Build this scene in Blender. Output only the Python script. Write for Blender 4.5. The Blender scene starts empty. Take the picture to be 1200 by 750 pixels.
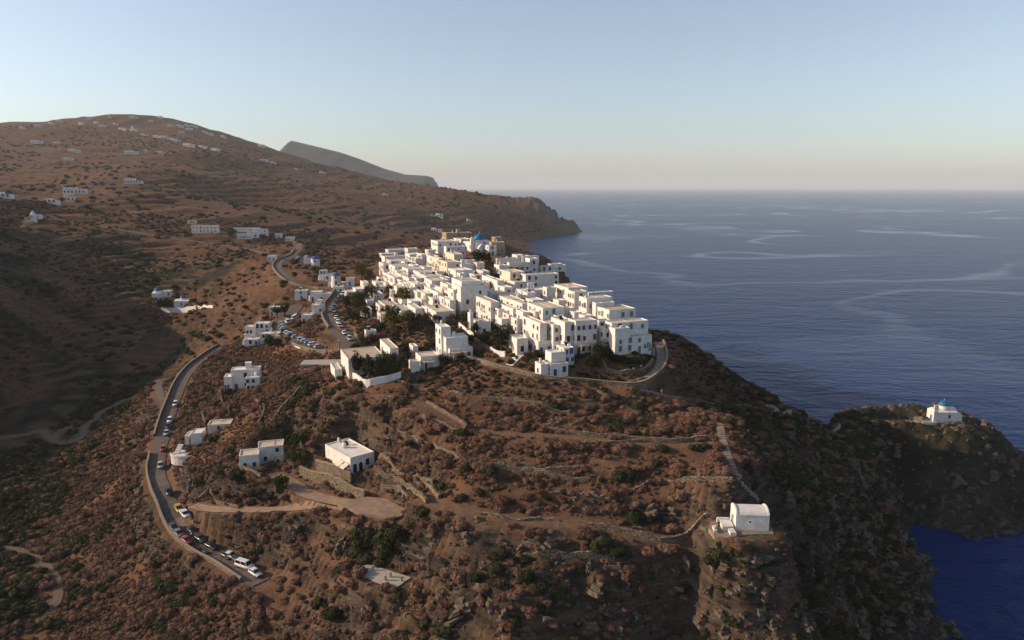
import bpy, math, random
import numpy as np
from mathutils import Matrix, Vector
R = math.radians
rng = np.random.default_rng(7)
random.seed(11)
SC = bpy.context.scene
COL = SC.collection

# ------------------------------------------------------------------ camera
H = 110.0                     # drone height above the sea
F = 830.0 / 1200.0            # focal length in picture widths
PITCH = math.atan2(375 - 219, 830)
cam_d = bpy.data.cameras.new('camera')
cam_d.sensor_width = 36.0
cam_d.lens = 36.0 * F
cam_d.clip_start = 1.0
cam_d.clip_end = 90000.0
cam = bpy.data.objects.new('camera', cam_d)
COL.objects.link(cam)
cam.location = (0, 0, H)
cam.rotation_euler = (math.pi / 2 - PITCH, 0, 0)
SC.camera = cam

# ------------------------------------------------------------------ sky, sun, exposure
SUN_AZ = R(-88)               # from straight ahead (+Y) towards the right is positive
SUN_EL = R(22)
world = bpy.data.worlds.new('World')
SC.world = world
world.use_nodes = True
wn = world.node_tree.nodes
wl = world.node_tree.links
sky = wn.new('ShaderNodeTexSky')
sky.sky_type = 'NISHITA'
sky.sun_disc = False
sky.sun_elevation = SUN_EL
sky.sun_rotation = SUN_AZ
sky.altitude = 100
sky.air_density = 1.0
sky.dust_density = 1.0
sky.ozone_density = 2.6
bg = wn['Background']
bg.inputs['Strength'].default_value = 0.128
hs = wn.new('ShaderNodeHueSaturation'); hs.inputs['Saturation'].default_value = 0.72     # milky air over the sea
wl.new(sky.outputs[0], hs.inputs['Color']); wl.new(hs.outputs[0], bg.inputs['Color'])
sun_d = bpy.data.lights.new('sun', 'SUN')
sun_d.energy = 4.7
sun_d.angle = R(0.6)
sun_d.color = (1.0, 0.74, 0.50)
sun = bpy.data.objects.new('sun', sun_d)
COL.objects.link(sun)
to_sun = Vector((math.sin(SUN_AZ) * math.cos(SUN_EL), math.cos(SUN_AZ) * math.cos(SUN_EL), math.sin(SUN_EL)))
sun.rotation_euler = to_sun.to_track_quat('Z', 'Y').to_euler()
sun.location = (-300, 100, 400)
SC.view_settings.view_transform = 'Standard'
SC.view_settings.look = 'None'
SC.view_settings.exposure = 0.38
SC.view_settings.gamma = 1.0
SC.view_settings.use_curve_mapping = False
SC.cycles.use_denoising = True
SC.cycles.max_bounces = 6
SC.cycles.diffuse_bounces = 3
SC.cycles.glossy_bounces = 2
SC.cycles.transmission_bounces = 2
SC.cycles.volume_bounces = 2
SC.cycles.transparent_max_bounces = 4

# ------------------------------------------------------------------ small tools
def tag(o, label=None, cat=None, group=None, kind=None):
    if label: o['label'] = label
    if cat: o['category'] = cat
    if group: o['group'] = group
    if kind: o['kind'] = kind
    return o

def empty(name, loc, rz=0.0, label=None, cat=None, group=None):
    o = bpy.data.objects.new(name, None)
    o.empty_display_size = 0.3
    o.location = loc
    o.rotation_euler = (0, 0, rz)
    COL.objects.link(o)
    return tag(o, label, cat, group)

def link(name, me, parent=None, mtx=None):
    o = bpy.data.objects.new(name, me)
    if parent is not None: o.parent = parent
    if mtx is not None: o.matrix_local = mtx
    COL.objects.link(o)
    return o

class MB:
    """collects polygons with a material index each, makes one mesh"""
    def __init__(s): s.v = []; s.f = []; s.m = []; s.sm = False
    def add(s, vs, fs, m=0):
        b = len(s.v); s.v.extend(vs)
        for f in fs: s.f.append([b + i for i in f]); s.m.append(m)
    def box(s, x0, y0, z0, x1, y1, z1, m=0, j=0.0):
        vs = [(x0,y0,z0),(x1,y0,z0),(x1,y1,z0),(x0,y1,z0),(x0,y0,z1),(x1,y0,z1),(x1,y1,z1),(x0,y1,z1)]
        if j: vs = [tuple(c + random.uniform(-j, j) for c in p) for p in vs]
        s.add(vs, [(0,3,2,1),(4,5,6,7),(0,1,5,4),(1,2,6,5),(2,3,7,6),(3,0,4,7)], m)
    def cyl(s, cx, cy, z0, z1, r0, r1, n=12, m=0, cap=True):
        vs = []
        for z, r in ((z0, r0), (z1, r1)):
            for k in range(n):
                a = 2 * math.pi * k / n
                vs.append((cx + r * math.cos(a), cy + r * math.sin(a), z))
        fs = [(k, (k+1) % n, n + (k+1) % n, n + k) for k in range(n)]
        if cap: fs.append(tuple(range(n, 2*n))); fs.append(tuple(range(n-1, -1, -1)))
        s.add(vs, fs, m)
    def lathe(s, prof, n=14, m=0, cx=0, cy=0):
        vs = []
        for r, z in prof:
            for k in range(n):
                a = 2 * math.pi * k / n
                vs.append((cx + r * math.cos(a), cy + r * math.sin(a), z))
        fs = []
        for i in range(len(prof) - 1):
            for k in range(n):
                fs.append((i*n + k, i*n + (k+1) % n, (i+1)*n + (k+1) % n, (i+1)*n + k))
        fs.append(tuple(range((len(prof)-1)*n, len(prof)*n)))
        s.add(vs, fs, m)
    def prism(s, poly, a0, a1, axis='x', m=0):
        """poly in the plane across the axis, extruded a0..a1; axis x: poly=(y,z); axis y: poly=(x,z); axis z: poly=(x,y)"""
        n = len(poly)
        def P(a, p):
            return (a, p[0], p[1]) if axis == 'x' else ((p[0], a, p[1]) if axis == 'y' else (p[0], p[1], a))
        vs = [P(a0, p) for p in poly] + [P(a1, p) for p in poly]
        fs = [(k, (k+1) % n, n + (k+1) % n, n + k) for k in range(n)] + [tuple(range(n-1, -1, -1)), tuple(range(n, 2*n))]
        s.add(vs, fs, m)
    def mesh(s, name, mats, smooth=False):
        me = bpy.data.meshes.new(name)
        me.from_pydata(s.v, [], s.f)
        for mt in (mats if isinstance(mats, (list, tuple)) else [mats]): me.materials.append(mt)
        if any(s.m): me.polygons.foreach_set('material_index', s.m)
        if smooth: me.polygons.foreach_set('use_smooth', [True] * len(me.polygons))
        me.update()
        return me
    def obj(s, name, mats, parent=None, mtx=None, smooth=False):
        return link(name, s.mesh(name, mats, smooth), parent, mtx)

def np_mesh(name, verts, faces, mats, mi=None, smooth=False):
    """big meshes from numpy: faces (n,3) or (n,4)"""
    me = bpy.data.meshes.new(name)
    nv, nf, k = len(verts), len(faces), faces.shape[1]
    me.vertices.add(nv); me.loops.add(nf * k); me.polygons.add(nf)
    me.vertices.foreach_set('co', np.asarray(verts, np.float32).ravel())
    me.loops.foreach_set('vertex_index', np.asarray(faces, np.int32).ravel())
    me.polygons.foreach_set('loop_start', np.arange(0, nf * k, k, dtype=np.int32))
    me.polygons.foreach_set('loop_total', np.full(nf, k, np.int32))
    for mt in (mats if isinstance(mats, (list, tuple)) else [mats]): me.materials.append(mt)
    if mi is not None: me.polygons.foreach_set('material_index', np.asarray(mi, np.int32))
    me.polygons.foreach_set('use_smooth', np.full(nf, smooth, bool))
    me.update(calc_edges=True)
    return me

# ------------------------------------------------------------------ procedural materials
def nodes_of(name):
    m = bpy.data.materials.new(name); m.use_nodes = True
    return m, m.node_tree.nodes, m.node_tree.links, m.node_tree.nodes['Principled BSDF']

def N(nt, t, **kw):
    n = nt.new(t)
    for k, v in kw.items():
        if k.startswith('_'): setattr(n, k[1:], v)
        else: n.inputs[k].default_value = v
    return n

def plain(name, a, b=None, rough=0.85, scale=1.5, bump=0.0, bscale=6.0, spec=0.3, metallic=0.0, detail=5.0, coat=0.0):
    """colour drifting between a and b on a noise in object space, optional fine relief"""
    m, nt, lk, bs = nodes_of(name)
    bs.inputs['Roughness'].default_value = rough
    bs.inputs['Specular IOR Level'].default_value = spec
    bs.inputs['Metallic'].default_value = metallic
    bs.inputs['Coat Weight'].default_value = coat
    b = b or tuple(c * 0.8 for c in a)
    tc = N(nt, 'ShaderNodeNewGeometry')
    nz = N(nt, 'ShaderNodeTexNoise', Scale=scale, Detail=detail, Roughness=0.65)
    lk.new(tc.outputs['Position'], nz.inputs['Vector'])
    rp = nt.new('ShaderNodeValToRGB')
    rp.color_ramp.elements[0].position = 0.33; rp.color_ramp.elements[0].color = (*b, 1)
    rp.color_ramp.elements[1].position = 0.67; rp.color_ramp.elements[1].color = (*a, 1)
    lk.new(nz.outputs['Fac'], rp.inputs['Fac'])
    lk.new(rp.outputs['Color'], bs.inputs['Base Color'])
    if bump:
        n2 = N(nt, 'ShaderNodeTexNoise', Scale=bscale, Detail=4.0)
        lk.new(tc.outputs['Position'], n2.inputs['Vector'])
        bp = N(nt, 'ShaderNodeBump', Strength=bump, Distance=0.1)
        lk.new(n2.outputs['Fac'], bp.inputs['Height'])
        lk.new(bp.outputs['Normal'], bs.inputs['Normal'])
    return m

# ------------------------------------------------------------------ noise
def _hash(ix, iy, seed):
    n = (ix.astype(np.int64) * 374761393 + iy.astype(np.int64) * 668265263 + seed * 974634777) & 0x7fffffff
    n = ((n ^ (n >> 13)) * 1274126177) & 0x7fffffff
    n = (n ^ (n >> 16)) & 0xffff
    return n / 65535.0
def vnoise(x, y, seed=0):
    ix = np.floor(x); iy = np.floor(y); fx = x - ix; fy = y - iy
    fx = fx*fx*fx*(fx*(fx*6-15)+10); fy = fy*fy*fy*(fy*(fy*6-15)+10)
    a = _hash(ix, iy, seed); b = _hash(ix+1, iy, seed); c = _hash(ix, iy+1, seed); d = _hash(ix+1, iy+1, seed)
    return (a*(1-fx)+b*fx)*(1-fy) + (c*(1-fx)+d*fx)*fy
def fbm(x, y, seed=0, o=4, rough=0.5):
    s = 0; a = 1; t = 0
    for k in range(o):
        s = s + a * vnoise(x*2**k + 17.3*k, y*2**k - 9.1*k, seed + k); t += a; a *= rough
    return s / t
def ridged(x, y, seed=0, o=4):
    s = 0; a = 1; t = 0
    for k in range(o):
        s = s + a * (1 - np.abs(2*vnoise(x*2**k + 5.7*k, y*2**k + 3.3*k, seed + k) - 1)); t += a; a *= 0.55
    return s / t
def sstep(a, b, x):
    t = np.clip((x - a) / (b - a), 0, 1); return t*t*(3-2*t)

# ------------------------------------------------------------------ the lie of the land
SP, CP = math.sin(PITCH), math.cos(PITCH)
def ray(px, py):
    u = (px - 600) / 830.0; v = (py - 375) / 830.0
    return u, CP - v * SP, -(SP + v * CP)            # x, y, z of the sight line
def pz(px, py, z):
    dx, dy, dz = ray(px, py); t = (z - H) / dz
    return dx * t, dy * t, z
def pd(px, py, Y):
    dx, dy, dz = ray(px, py); t = Y / dy
    return dx * t, Y, H + dz * t
def proj(x, y, z):
    d = y * CP - (z - H) * SP
    return 600 + 830 * x / d, 375 + 830 * (-(z - H) * CP - y * SP) / d, d

CPTS = []
def V(*pts):
    for p in pts: CPTS.append(pz(*p))
def D(*pts):
    for p in pts: CPTS.append(pd(*p))
def W(*pts):
    for p in pts: CPTS.append(p)
# the slope below the village
V((600,460,55.3),(530,460,54.5),(700,460,55),(600,500,50.4),(700,500,51),(540,505,49),(600,550,45.1),(700,550,46),(800,550,46),
  (600,612,39.6),(700,612,40),(780,630,38),(600,690,33),(720,690,31.5),(600,750,27.5),(700,750,25.5),(500,750,24),(520,690,30),(530,600,40),(520,560,43.5),
  (800,690,28),(800,750,20),(840,655,36),(850,622,41.6),(877,622,42),(905,625,41.5),(880,650,38),(930,680,22),(900,740,13),(1000,740,4),(950,640,28),
  (830,520,49.5),(845,490,51.5),(890,590,42),(930,560,38),(980,600,22),(960,520,30),(1000,680,10),(1080,680,1.5),(1030,610,8),(1060,640,4),(1095,740,0.5))
# the ridge to the right and its crest, the neck, the islet
V((780,462,53),(830,471,49),(860,477,46.5),(905,480,40),(950,497,26),(975,503,20),(785,392,61),(800,402,59),(835,424,53),(870,447,46),(920,475,34.5),
  (990,497,21),(1040,491,23.5),(1080,493,24),(1107,495,24),(1140,498,22),(1165,524,14),(1200,542,8),(1040,540,13),(1100,550,13),(1160,560,9),(1030,570,8),
  (1040,588,2),(1060,600,1),(1090,612,0.5),(1130,626,0.5),(1170,622,0.5),(1200,616,0.5),(1240,612,0.5),
  (1110,655,-5),(1150,690,-7),(1200,700,-9),(1130,740,-5),(1200,660,-6),(1260,680,-9),(1250,580,3))
W((170,300,-5),(130,300,-4),(110,275,6),(200,290,-6),(230,260,-6),(260,230,-8),(230,180,-12),(180,120,-12),(120,100,-6),(80,100,2),(300,300,-15),(160,400,-20))
# the village plateau
V((640,442,58),(560,430,58.5),(520,425,58),(470,440,55.5),(420,448,54),(740,418,62),(765,425,61),(770,395,63),(700,430,60),(590,410,61),(530,400,61.5),(480,400,59.5),
  (440,420,57),(545,350,65.5),(620,370,64.5),(650,345,66),(720,372,64),(690,352,65),(600,330,68),(660,322,66),(630,310,69),(560,287,75),(590,292,74),(545,300,72),(520,285,73),
  (500,300,71),(450,310,66.5),(480,330,66),(450,345,62),(490,375,62),(440,380,59),(440,350,61),(410,420,54))
W((60,262,25),(80,290,-3),(52,300,20),(75,330,-8),(40,350,22),(65,400,-8),(30,430,25),(60,480,-8),(10,520,25),(45,580,-8),(-20,560,30),(-10,640,16),(40,700,-10),(110,330,-14),(120,420,-20),(150,600,-25),(46,240,58),(36,300,63),(26,370,66),(8,440,70))
# lower road, slope below it, villas
V((290,677,18),(250,645,18.5),(215,618,19.5),(195,590,21),(182,555,23),(188,520,24.5),(195,480,26),(213,445,28.5),(235,422,30),(262,405,32),
  (360,700,20),(350,650,23),(430,690,25),(420,640,28.5),(340,600,28.5),(250,596,25.5),(300,560,32),(340,570,31),(430,597,33),(470,600,34),(400,560,36),(410,545,38.5),(450,530,42),
  (310,530,36),(330,490,42),(360,470,46),(400,470,49.5),(450,470,52),(470,505,47),(250,560,29),(225,530,28),(260,500,34.5),(290,460,40),(250,470,31.5),(300,430,42.5),(340,440,47),(380,440,51),
  (300,750,14),(400,750,18),(200,740,9),(150,700,7.5),(100,750,5),(0,745,4),(50,690,4.5),(0,660,5),(150,640,11),(100,620,7),(160,590,13),(130,560,9.5),(150,520,13),(100,560,6.5),(50,560,6),
  (60,500,7),(100,500,7.5),(150,470,12),(190,455,19),(0,520,6.5),(170,440,15),(190,420,15.5))
# hairpin, upper road, windmills
V((330,388,47.5),(360,403,50),(400,411,52.5),(345,372,48.5),(345,360,49.5),(385,370,54.5),(393,345,57),(365,345,53.5),(405,385,55.5),(420,400,56.5),(300,400,42),(300,380,41),(280,385,37),(310,365,45.5),(250,385,35),(330,420,47),
  (345,334,58),(328,320,60),(325,312,61),(345,300,62.5),(350,314,62),(370,315,63),(395,335,60.5),(380,328,60),(420,335,60),(425,350,59.5),(300,320,57),(290,345,50),(250,330,49.5),(260,355,42),(410,320,58),(430,310,58))
# the valley side across, on the left
V((0,480,11),(60,450,15),(120,440,17),(60,400,27),(0,400,34),(120,390,25),(180,390,21),(220,375,29),(0,350,50),(80,350,42),(150,360,35),(205,366,36.5),(240,360,37.5),(0,300,66),(80,310,57),(160,320,48),(200,300,54),(250,300,57),(230,340,43))
W((-300,330,60),(-340,400,88),(-400,420,108),(-330,300,70),(-260,250,36),(-210,180,22),(-300,200,55),(-420,300,100),(-160,120,8),(-250,100,25),(-480,380,120),(-520,500,125),(90,900,-12),(60,1000,-12),(90,1100,-12),(40,1200,-8),(130,750,-16),(30,800,-8),(-60,90,6),(0,90,14),(40,90,10),(-430,560,95),(-600,700,130),(-560,620,118))  # includes an added hill left of frame, unseen, high enough to shade the valley
# far slopes
D((300,280,650),(240,277,640),(330,285,560),(430,305,640),(400,300,600),(470,290,800),(450,270,1000),(520,280,900),(500,262,1250),(560,265,1350),(600,275,1420),
  (40,258,650),(100,238,780),(160,216,900),(0,262,600),(0,235,820),(60,235,780),(120,255,700),(180,255,720),(200,235,860),(60,215,1150),(0,200,1400),(120,200,1300),(160,200,1200),
  (300,240,1150),(380,240,1200),(340,262,800),(400,262,950),(250,200,1500),(227,176,1750),(170,180,1800),(100,180,1800),(40,165,2000),(0,149,2300),(80,137.5,2500),(150,137,2600),(200,140,2600),(250,152,2550),(210,165,2100),(150,155,2250),(90,150,2200),
  (300,174,2300),(345,189,2150),(400,205,2000),(440,212,1950),(480,217,1920),(540,223,1880),(600,235,1820),(645,238.5,1780),(300,205,1700),(400,220,1600),(480,235,1500),(560,245,1550),(620,255,1650),(655,250,1740))
V((612,284.5,-2),(640,280,-1),(665,273,0),(676,270,-2),(690,275,-10),(700,262,-15),(660,300,-12),(720,300,-12),(800,300,-20),(760,340,-14),(690,250,-20))
W((-2600,2000,260),(-3200,2600,330),(-2600,3400,300),(-1200,3600,140),(-300,3200,20),(-1900,3300,300),(200,2700,-15),(300,2200,-20),(150,2050,-10),(-1100,1000,150),(-900,700,150),(-1800,1300,220),(400,1500,-30),(500,800,-30),(800,2500,-30),(-3200,800,200),(-1500,400,160),(500,300,-20),(800,100,-20),(-700,150,120))

CP_ = np.array(CPTS)
def _ab(x, y):
    yy = np.maximum(y, 20.0) + 30.0
    return np.arctan2(x, yy), np.log(np.hypot(x, yy))
_ca, _cb = _ab(CP_[:, 0], CP_[:, 1])
EPS2 = 0.035 ** 2
_n = len(CP_)
_K = np.sqrt((_ca[:, None]-_ca)**2 + (_cb[:, None]-_cb)**2 + EPS2)
_A = np.zeros((_n+1, _n+1)); _A[:_n, :_n] = _K; _A[:_n, _n] = 1; _A[_n, :_n] = 1
_A[:_n, :_n] -= np.eye(_n) * 0.004
_w = np.linalg.solve(_A, np.append(CP_[:, 2], 0))
def land(x, y):
    sh = np.shape(x); x = np.ravel(x); y = np.ravel(y); out = np.empty(x.size)
    for i in range(0, x.size, 20000):
        a, b = _ab(x[i:i+20000], y[i:i+20000])
        k = np.sqrt((a[:, None]-_ca)**2 + (b[:, None]-_cb)**2 + EPS2)
        out[i:i+20000] = k @ _w[:_n] + _w[_n]
    return out.reshape(sh)

def axis(lo, f0, f1, hi, st, g):
    mid = list(np.arange(f0, f1, st)); a = [f0]; s = st
    while a[-1] > lo: s *= g; a.append(a[-1] - s)
    b = [mid[-1]]; s = st
    while b[-1] < hi: s *= g; b.append(b[-1] + s)
    return np.array(a[:0:-1] + mid + b[1:])
XS = axis(-3000, -250, 200, 700, 1.25, 1.015)
YS = axis(60, 100, 480, 3300, 1.25, 1.0095)
GX, GY = np.meshgrid(XS, YS)
ZB = land(GX, GY)                                  # smooth ground
def sample(Z, x, y):
    x = np.asarray(x, float); y = np.asarray(y, float)
    i = np.clip(np.searchsorted(XS, x) - 1, 0, len(XS)-2); j = np.clip(np.searchsorted(YS, y) - 1, 0, len(YS)-2)
    fx = np.clip((x - XS[i])/(XS[i+1]-XS[i]), 0, 1); fy = np.clip((y - YS[j])/(YS[j+1]-YS[j]), 0, 1)
    return (Z[j, i]*(1-fx)+Z[j, i+1]*fx)*(1-fy) + (Z[j+1, i]*(1-fx)+Z[j+1, i+1]*fx)*fy
_TT = np.concatenate([np.arange(90, 700, 0.35), np.arange(700, 3300, 2.5)])
def at(px, py, h=0.0, Z=None):
    """the ground point (raised by h) that this line of sight meets first"""
    Z = ZB if Z is None else Z
    dx, dy, dz = ray(px, py); n = math.sqrt(dx*dx+dy*dy+dz*dz); t = _TT / n
    x = dx*t; y = dy*t; z = H + dz*t
    g = sample(Z, x, y) + h
    k = np.nonzero(z <= g)[0]
    k = k[0] if len(k) else len(t)-1
    return float(x[k]), float(y[k]), float(z[k])

# ------------------------------------------------------------------ roads (picture points -> ground), used to cut the terrain
def spline(pts, step=1.0):
    """Catmull-Rom through xyz points, resampled"""
    P = [np.array(p, float) for p in pts]; P = [2*P[0]-P[1]] + P + [2*P[-1]-P[-2]]
    out = []
    for i in range(1, len(P)-2):
        n = max(2, int(np.linalg.norm(P[i+1]-P[i]) / step))
        for k in range(n):
            t = k / n
            out.append(0.5*((2*P[i]) + (-P[i-1]+P[i+1])*t + (2*P[i-1]-5*P[i]+4*P[i+1]-P[i+2])*t*t + (-P[i-1]+3*P[i]-3*P[i+1]+P[i+2])*t**3))
    out.append(P[-2])
    return np.array(out)
def smooth_z(q, n):
    z = q[:, 2].copy(); k = np.ones(n)/n
    zp = np.concatenate([np.full(n, z[0]), z, np.full(n, z[-1])])
    q[:, 2] = np.convolve(zp, k, 'same')[n:-n]
    return q
def trace(pix, step=1.0, sm=15):
    return smooth_z(spline([at(*p) for p in pix], step), sm)
ROADS = {
 'lower_road': (trace([(306,683),(288,671),(262,655),(236,641),(214,624),(202,604),(196,588),(188,570),(183,552),(185,534),(190,512),(196,490),(204,468),(213,447),(226,430),(243,417),(262,404)]), 4.8),
 'valley_branch': (trace([(196,490),(192,472),(187,462),(186,452),(192,444)]), 3.2),
 'hairpin_road': (trace([(349,357),(342,366),(331,376),(327,384),(333,392),(348,400),(366,408),(385,412),(402,411),(409,405),(404,394),(394,382),(387,370),(388,358),(397,346),(402,336)]), 6.4),
 'mill_road': (trace([(402,336),(390,338),(372,338),(352,334),(340,328),(331,321),(325,312),(330,305),(343,300),(348,295),(350,288),(345,281)]), 5.0),
 'hill_road': (trace([(36,262),(30,256),(40,251),(60,255),(90,261),(130,267),(180,276),(230,283),(280,290),(310,297)], 3.0), 4.5),
 'villa_drive': (trace([(226,594),(250,596),(290,598),(330,597),(370,593),(400,594),(430,598),(462,600)]), 3.4),
 'villa_court': (trace([(322,556),(340,566),(360,578),(385,586),(420,591),(452,597)]), 4.2),
 'village_lane': (trace([(771,400),(775,416),(772,430),(760,442),(744,452),(720,449),(690,446),(660,444),(630,440),(605,434),(580,428),(560,421),(540,418)]), 2.4),
 'cape_path': (trace([(744,452),(760,458),(780,464),(800,466),(815,467),(830,472),(845,476),(858,476),(875,474),(900,478),(925,482),(938,486),(946,494)]), 1.8),
 'valley_track': (trace([(0,640),(30,648),(52,660),(66,680),(68,700),(58,720)]), 2.3),
 'valley_lane': (trace([(0,512),(30,510),(48,505),(64,518),(80,519),(96,510),(100,500),(110,492),(130,478),(160,464),(178,458)]), 3.0),
 'valley_bend': (trace([(64,518),(68,508),(84,500),(92,498)]), 2.6),
 'terrace_lane': (trace([(500,585),(520,590),(560,600),(600,608),(650,612),(700,615),(740,624),(790,632)]), 2.4),
 'terrace_track': (trace([(488,470),(515,482),(545,500),(580,506),(630,508),(690,513),(740,518),(800,521),(832,517)]), 1.6),
 'islet_path': (trace([(952,497),(966,502),(980,504),(986,498),(1000,495),(1030,493),(1062,493),(1085,494)]), 1.2),
}

# ------------------------------------------------------------------ bumps, terraces, rock on top of the smooth ground
gy, gx = np.gradient(ZB, YS, XS)
SLOPE = np.hypot(gx, gy)
dist = np.hypot(GX, GY)
near = 1 - sstep(300, 700, dist)
VIL = [(-75,395),(-80,340),(-62,250),(-48,200),(10,184),(40,185),(52,215),(48,290),(36,380),(10,470),(-40,470)]
def inside(poly, x, y):
    c = np.zeros(np.shape(x), bool); n = len(poly)
    for i in range(n):
        x0, y0 = poly[i]; x1, y1 = poly[(i+1) % n]
        k = ((y0 > y) != (y1 > y)) & (x < (x1-x0)*(y-y0)/(y1-y0+1e-9)+x0); c ^= k
    return c
VM = inside(VIL, GX, GY).astype(float)
for _ in range(6):
    VM = (VM + np.roll(VM,2,0)+np.roll(VM,-2,0)+np.roll(VM,2,1)+np.roll(VM,-2,1))/5
warp = 3.0*(fbm(GX/26, GY/26, 3)-.5) + 1.2*(fbm(GX/7, GY/7, 8)-.5)
st = 2.7
q = (ZB + warp) / st; fr = q - np.floor(q)
terr = (np.floor(q) + sstep(0.70, 0.96, fr)) * st - warp
TM = sstep(-70, -40, GX) * (1-sstep(40, 62, GX)) * (1-sstep(215, 240, GY)) * sstep(100,118,GY)
TM = np.maximum(TM, 0.75*(1-sstep(-150,-110, GX))*sstep(240,300,GY)*(1-sstep(600,700,GY)))
TM = TM * (1-VM) * (0.7+0.3*sstep(.35,.6,fbm(GX/40,GY/40,21)))
isl = sstep(108,124,GX)*sstep(196,210,GY)
ZI = np.where(ZB > 0, 24*sstep(-.1,.82,ZB/24.0), ZB)
ZS = ZB*(1-isl) + ZI*isl
Z = ZS*(1-TM) + terr*TM
rockm = sstep(0.42, 0.85, SLOPE) * near * (1-VM)
rockm = np.maximum(rockm, sstep(44,62,GX)*(1-sstep(-2,70,ZB-0)*0)*near*(1-VM)*0.75*(GY<300))
rockm = np.maximum(rockm, (1-sstep(124,146,GY))*sstep(-60,-20,GX)*0.9)
lay = np.abs(((ZB*0.55 + 0.25*GX + 5*fbm(GX/22,GY/22,31)) % 1.0)-.5)*2
crag = np.maximum(isl*sstep(1,6,ZS)*(1-.75*sstep(18,22,ZS)), sstep(58,80,GX)*(GY < 300)*(1-sstep(14,34,ZS)))*near*(1-VM)
strata = (ZS*.9 + .35*GX*.5 + 4*fbm(GX/30,GY/30,33)); strata = strata - np.floor(strata)
Z = Z + crag*(6.5*(ridged(GX/17,GY/17,35,4)-.62) + 2.6*(ridged(GX/5.5,GY/5.5,36,3)-.6) + 1.3*(sstep(.2,.8,strata)-.5))
fore = (1-sstep(132,150,GY))*sstep(-75,-35,GX)*(1-sstep(60,76,GX))
Z = Z + fore*(4.2*(ridged(GX/12,GY/12,37,4)-.62) + 1.6*(ridged(GX/4,GY/4,38,3)-.6))
Z = Z + rockm*(3.4*(ridged(GX/15, GY/15, 5, 4)-.62) + 1.3*(ridged(GX/4.5,GY/4.5,6,3)-.6) + 0.8*(lay-.5))
Z = Z + (1-VM)*near*(1.0*(fbm(GX/16,GY/16,11,4)-.5) + 0.4*(fbm(GX/3.2,GY/3.2,12,3)-.5))
far = sstep(350, 900, dist)*sstep(0,25,ZB)
Z = Z + far*np.minimum(dist/1800,1)*(24*(fbm(GX/260,GY/260,41,5)-.5) + 11*(ridged(GX/120,GY/120,42,4)-.62)*sstep(500,1200,dist))
stf = 7.0; qf = (ZB + 9*(fbm(GX/130,GY/130,81)-.5))/stf; frf = qf-np.floor(qf)
TF = .6*sstep(480,800,dist)*sstep(.42,.56,fbm(GX/230,GY/230,82,3))*sstep(10,30,ZB)
Z = Z + TF*((np.floor(qf)+sstep(.6,.95,frf))*stf - qf*stf)
cape = np.exp(-((GX-130)/110)**2-((GY-1780)/120)**2)
Z = Z + cape*26*(ridged(GX/45,GY/45,77,4)-.6)*sstep(2,12,ZB)
# cut the roads in
ROADM = np.zeros_like(Z)
bestd = np.full(Z.shape, 1e9); bestz = np.zeros_like(Z)
for nm, (pl, wd) in ROADS.items():
    for p in pl[::2]:
        r = wd/2 + 7
        i0, i1 = np.searchsorted(XS, [p[0]-r, p[0]+r]); j0, j1 = np.searchsorted(YS, [p[1]-r, p[1]+r])
        d = np.hypot(GX[j0:j1, i0:i1]-p[0], GY[j0:j1, i0:i1]-p[1]) - wd/2
        b = bestd[j0:j1, i0:i1]; k = d < b
        b[k] = d[k]; bestz[j0:j1, i0:i1][k] = p[2]
cut = 1 - sstep(0.9, 6.5, bestd)
Z = Z*(1-cut) + (bestz-0.12)*cut
ROADM = 1 - sstep(0.3, 1.6, bestd)
def ground(x, y): return float(sample(Z, x, y))
def see(px, py, h=0.0): return at(px, py, h, Z)


# ------------------------------------------------------------------ building materials
M_WHITE = plain('whitewash', (.74,.705,.655), (.55,.52,.48), rough=.9, scale=.9, bump=.25, bscale=3.0)
M_CREAM = plain('cream_plaster', (.66,.58,.47), (.56,.49,.40), rough=.9, scale=.8, bump=.25, bscale=3.0)
M_GREYW = plain('weathered_white_plaster', (.66,.64,.60), (.50,.48,.45), rough=.9, scale=.7, bump=.3)
M_STONEH = plain('beige_stone', (.42,.32,.21), (.27,.20,.13), rough=.95, scale=1.3, bump=.6, bscale=2.0)
M_ROOFS = [plain('roof_cream', (.60,.50,.38), (.42,.35,.27), scale=.5), plain('roof_grey', (.50,.46,.41), (.36,.33,.30), scale=.5),
           plain('roof_white', (.74,.70,.64), (.60,.57,.52), scale=.5), plain('roof_tan', (.47,.37,.27), (.36,.29,.22), scale=.5)]
M_CONC = plain('raw_concrete', (.40,.35,.29), (.29,.26,.22), scale=.7, bump=.3)
M_FRAME = plain('window_frame_paint', (.74,.73,.70), (.66,.65,.62))
M_DARK = plain('dark_glass', (.018,.018,.02), (.03,.028,.026), rough=.25, spec=.5)
M_BROWN = plain('brown_wood', (.10,.055,.03), (.06,.035,.02), rough=.6)
M_BLUE = plain('blue_paint', (.03,.10,.30), (.022,.075,.23), rough=.5)
M_NAVY = plain('navy_paint', (.015,.035,.13), (.01,.025,.09), rough=.5)
M_GREEN = plain('grey_green_paint', (.13,.19,.16), (.10,.15,.125), rough=.6)
M_DOME = plain('dome_blue', (.010,.135,.27), (.008,.10,.21), rough=.55, scale=1.2)
M_DOME2 = plain('dome_deep_blue', (.02,.08,.33), (.015,.06,.25), rough=.55, scale=1.2)
M_IRON = plain('dark_iron', (.03,.03,.03), (.02,.02,.02), rough=.5)
M_CANE = plain('cane_mat', (.42,.32,.2), (.3,.22,.14), scale=3)
M_TERRA = plain('terracotta', (.36,.13,.06), (.26,.10,.05))
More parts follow.
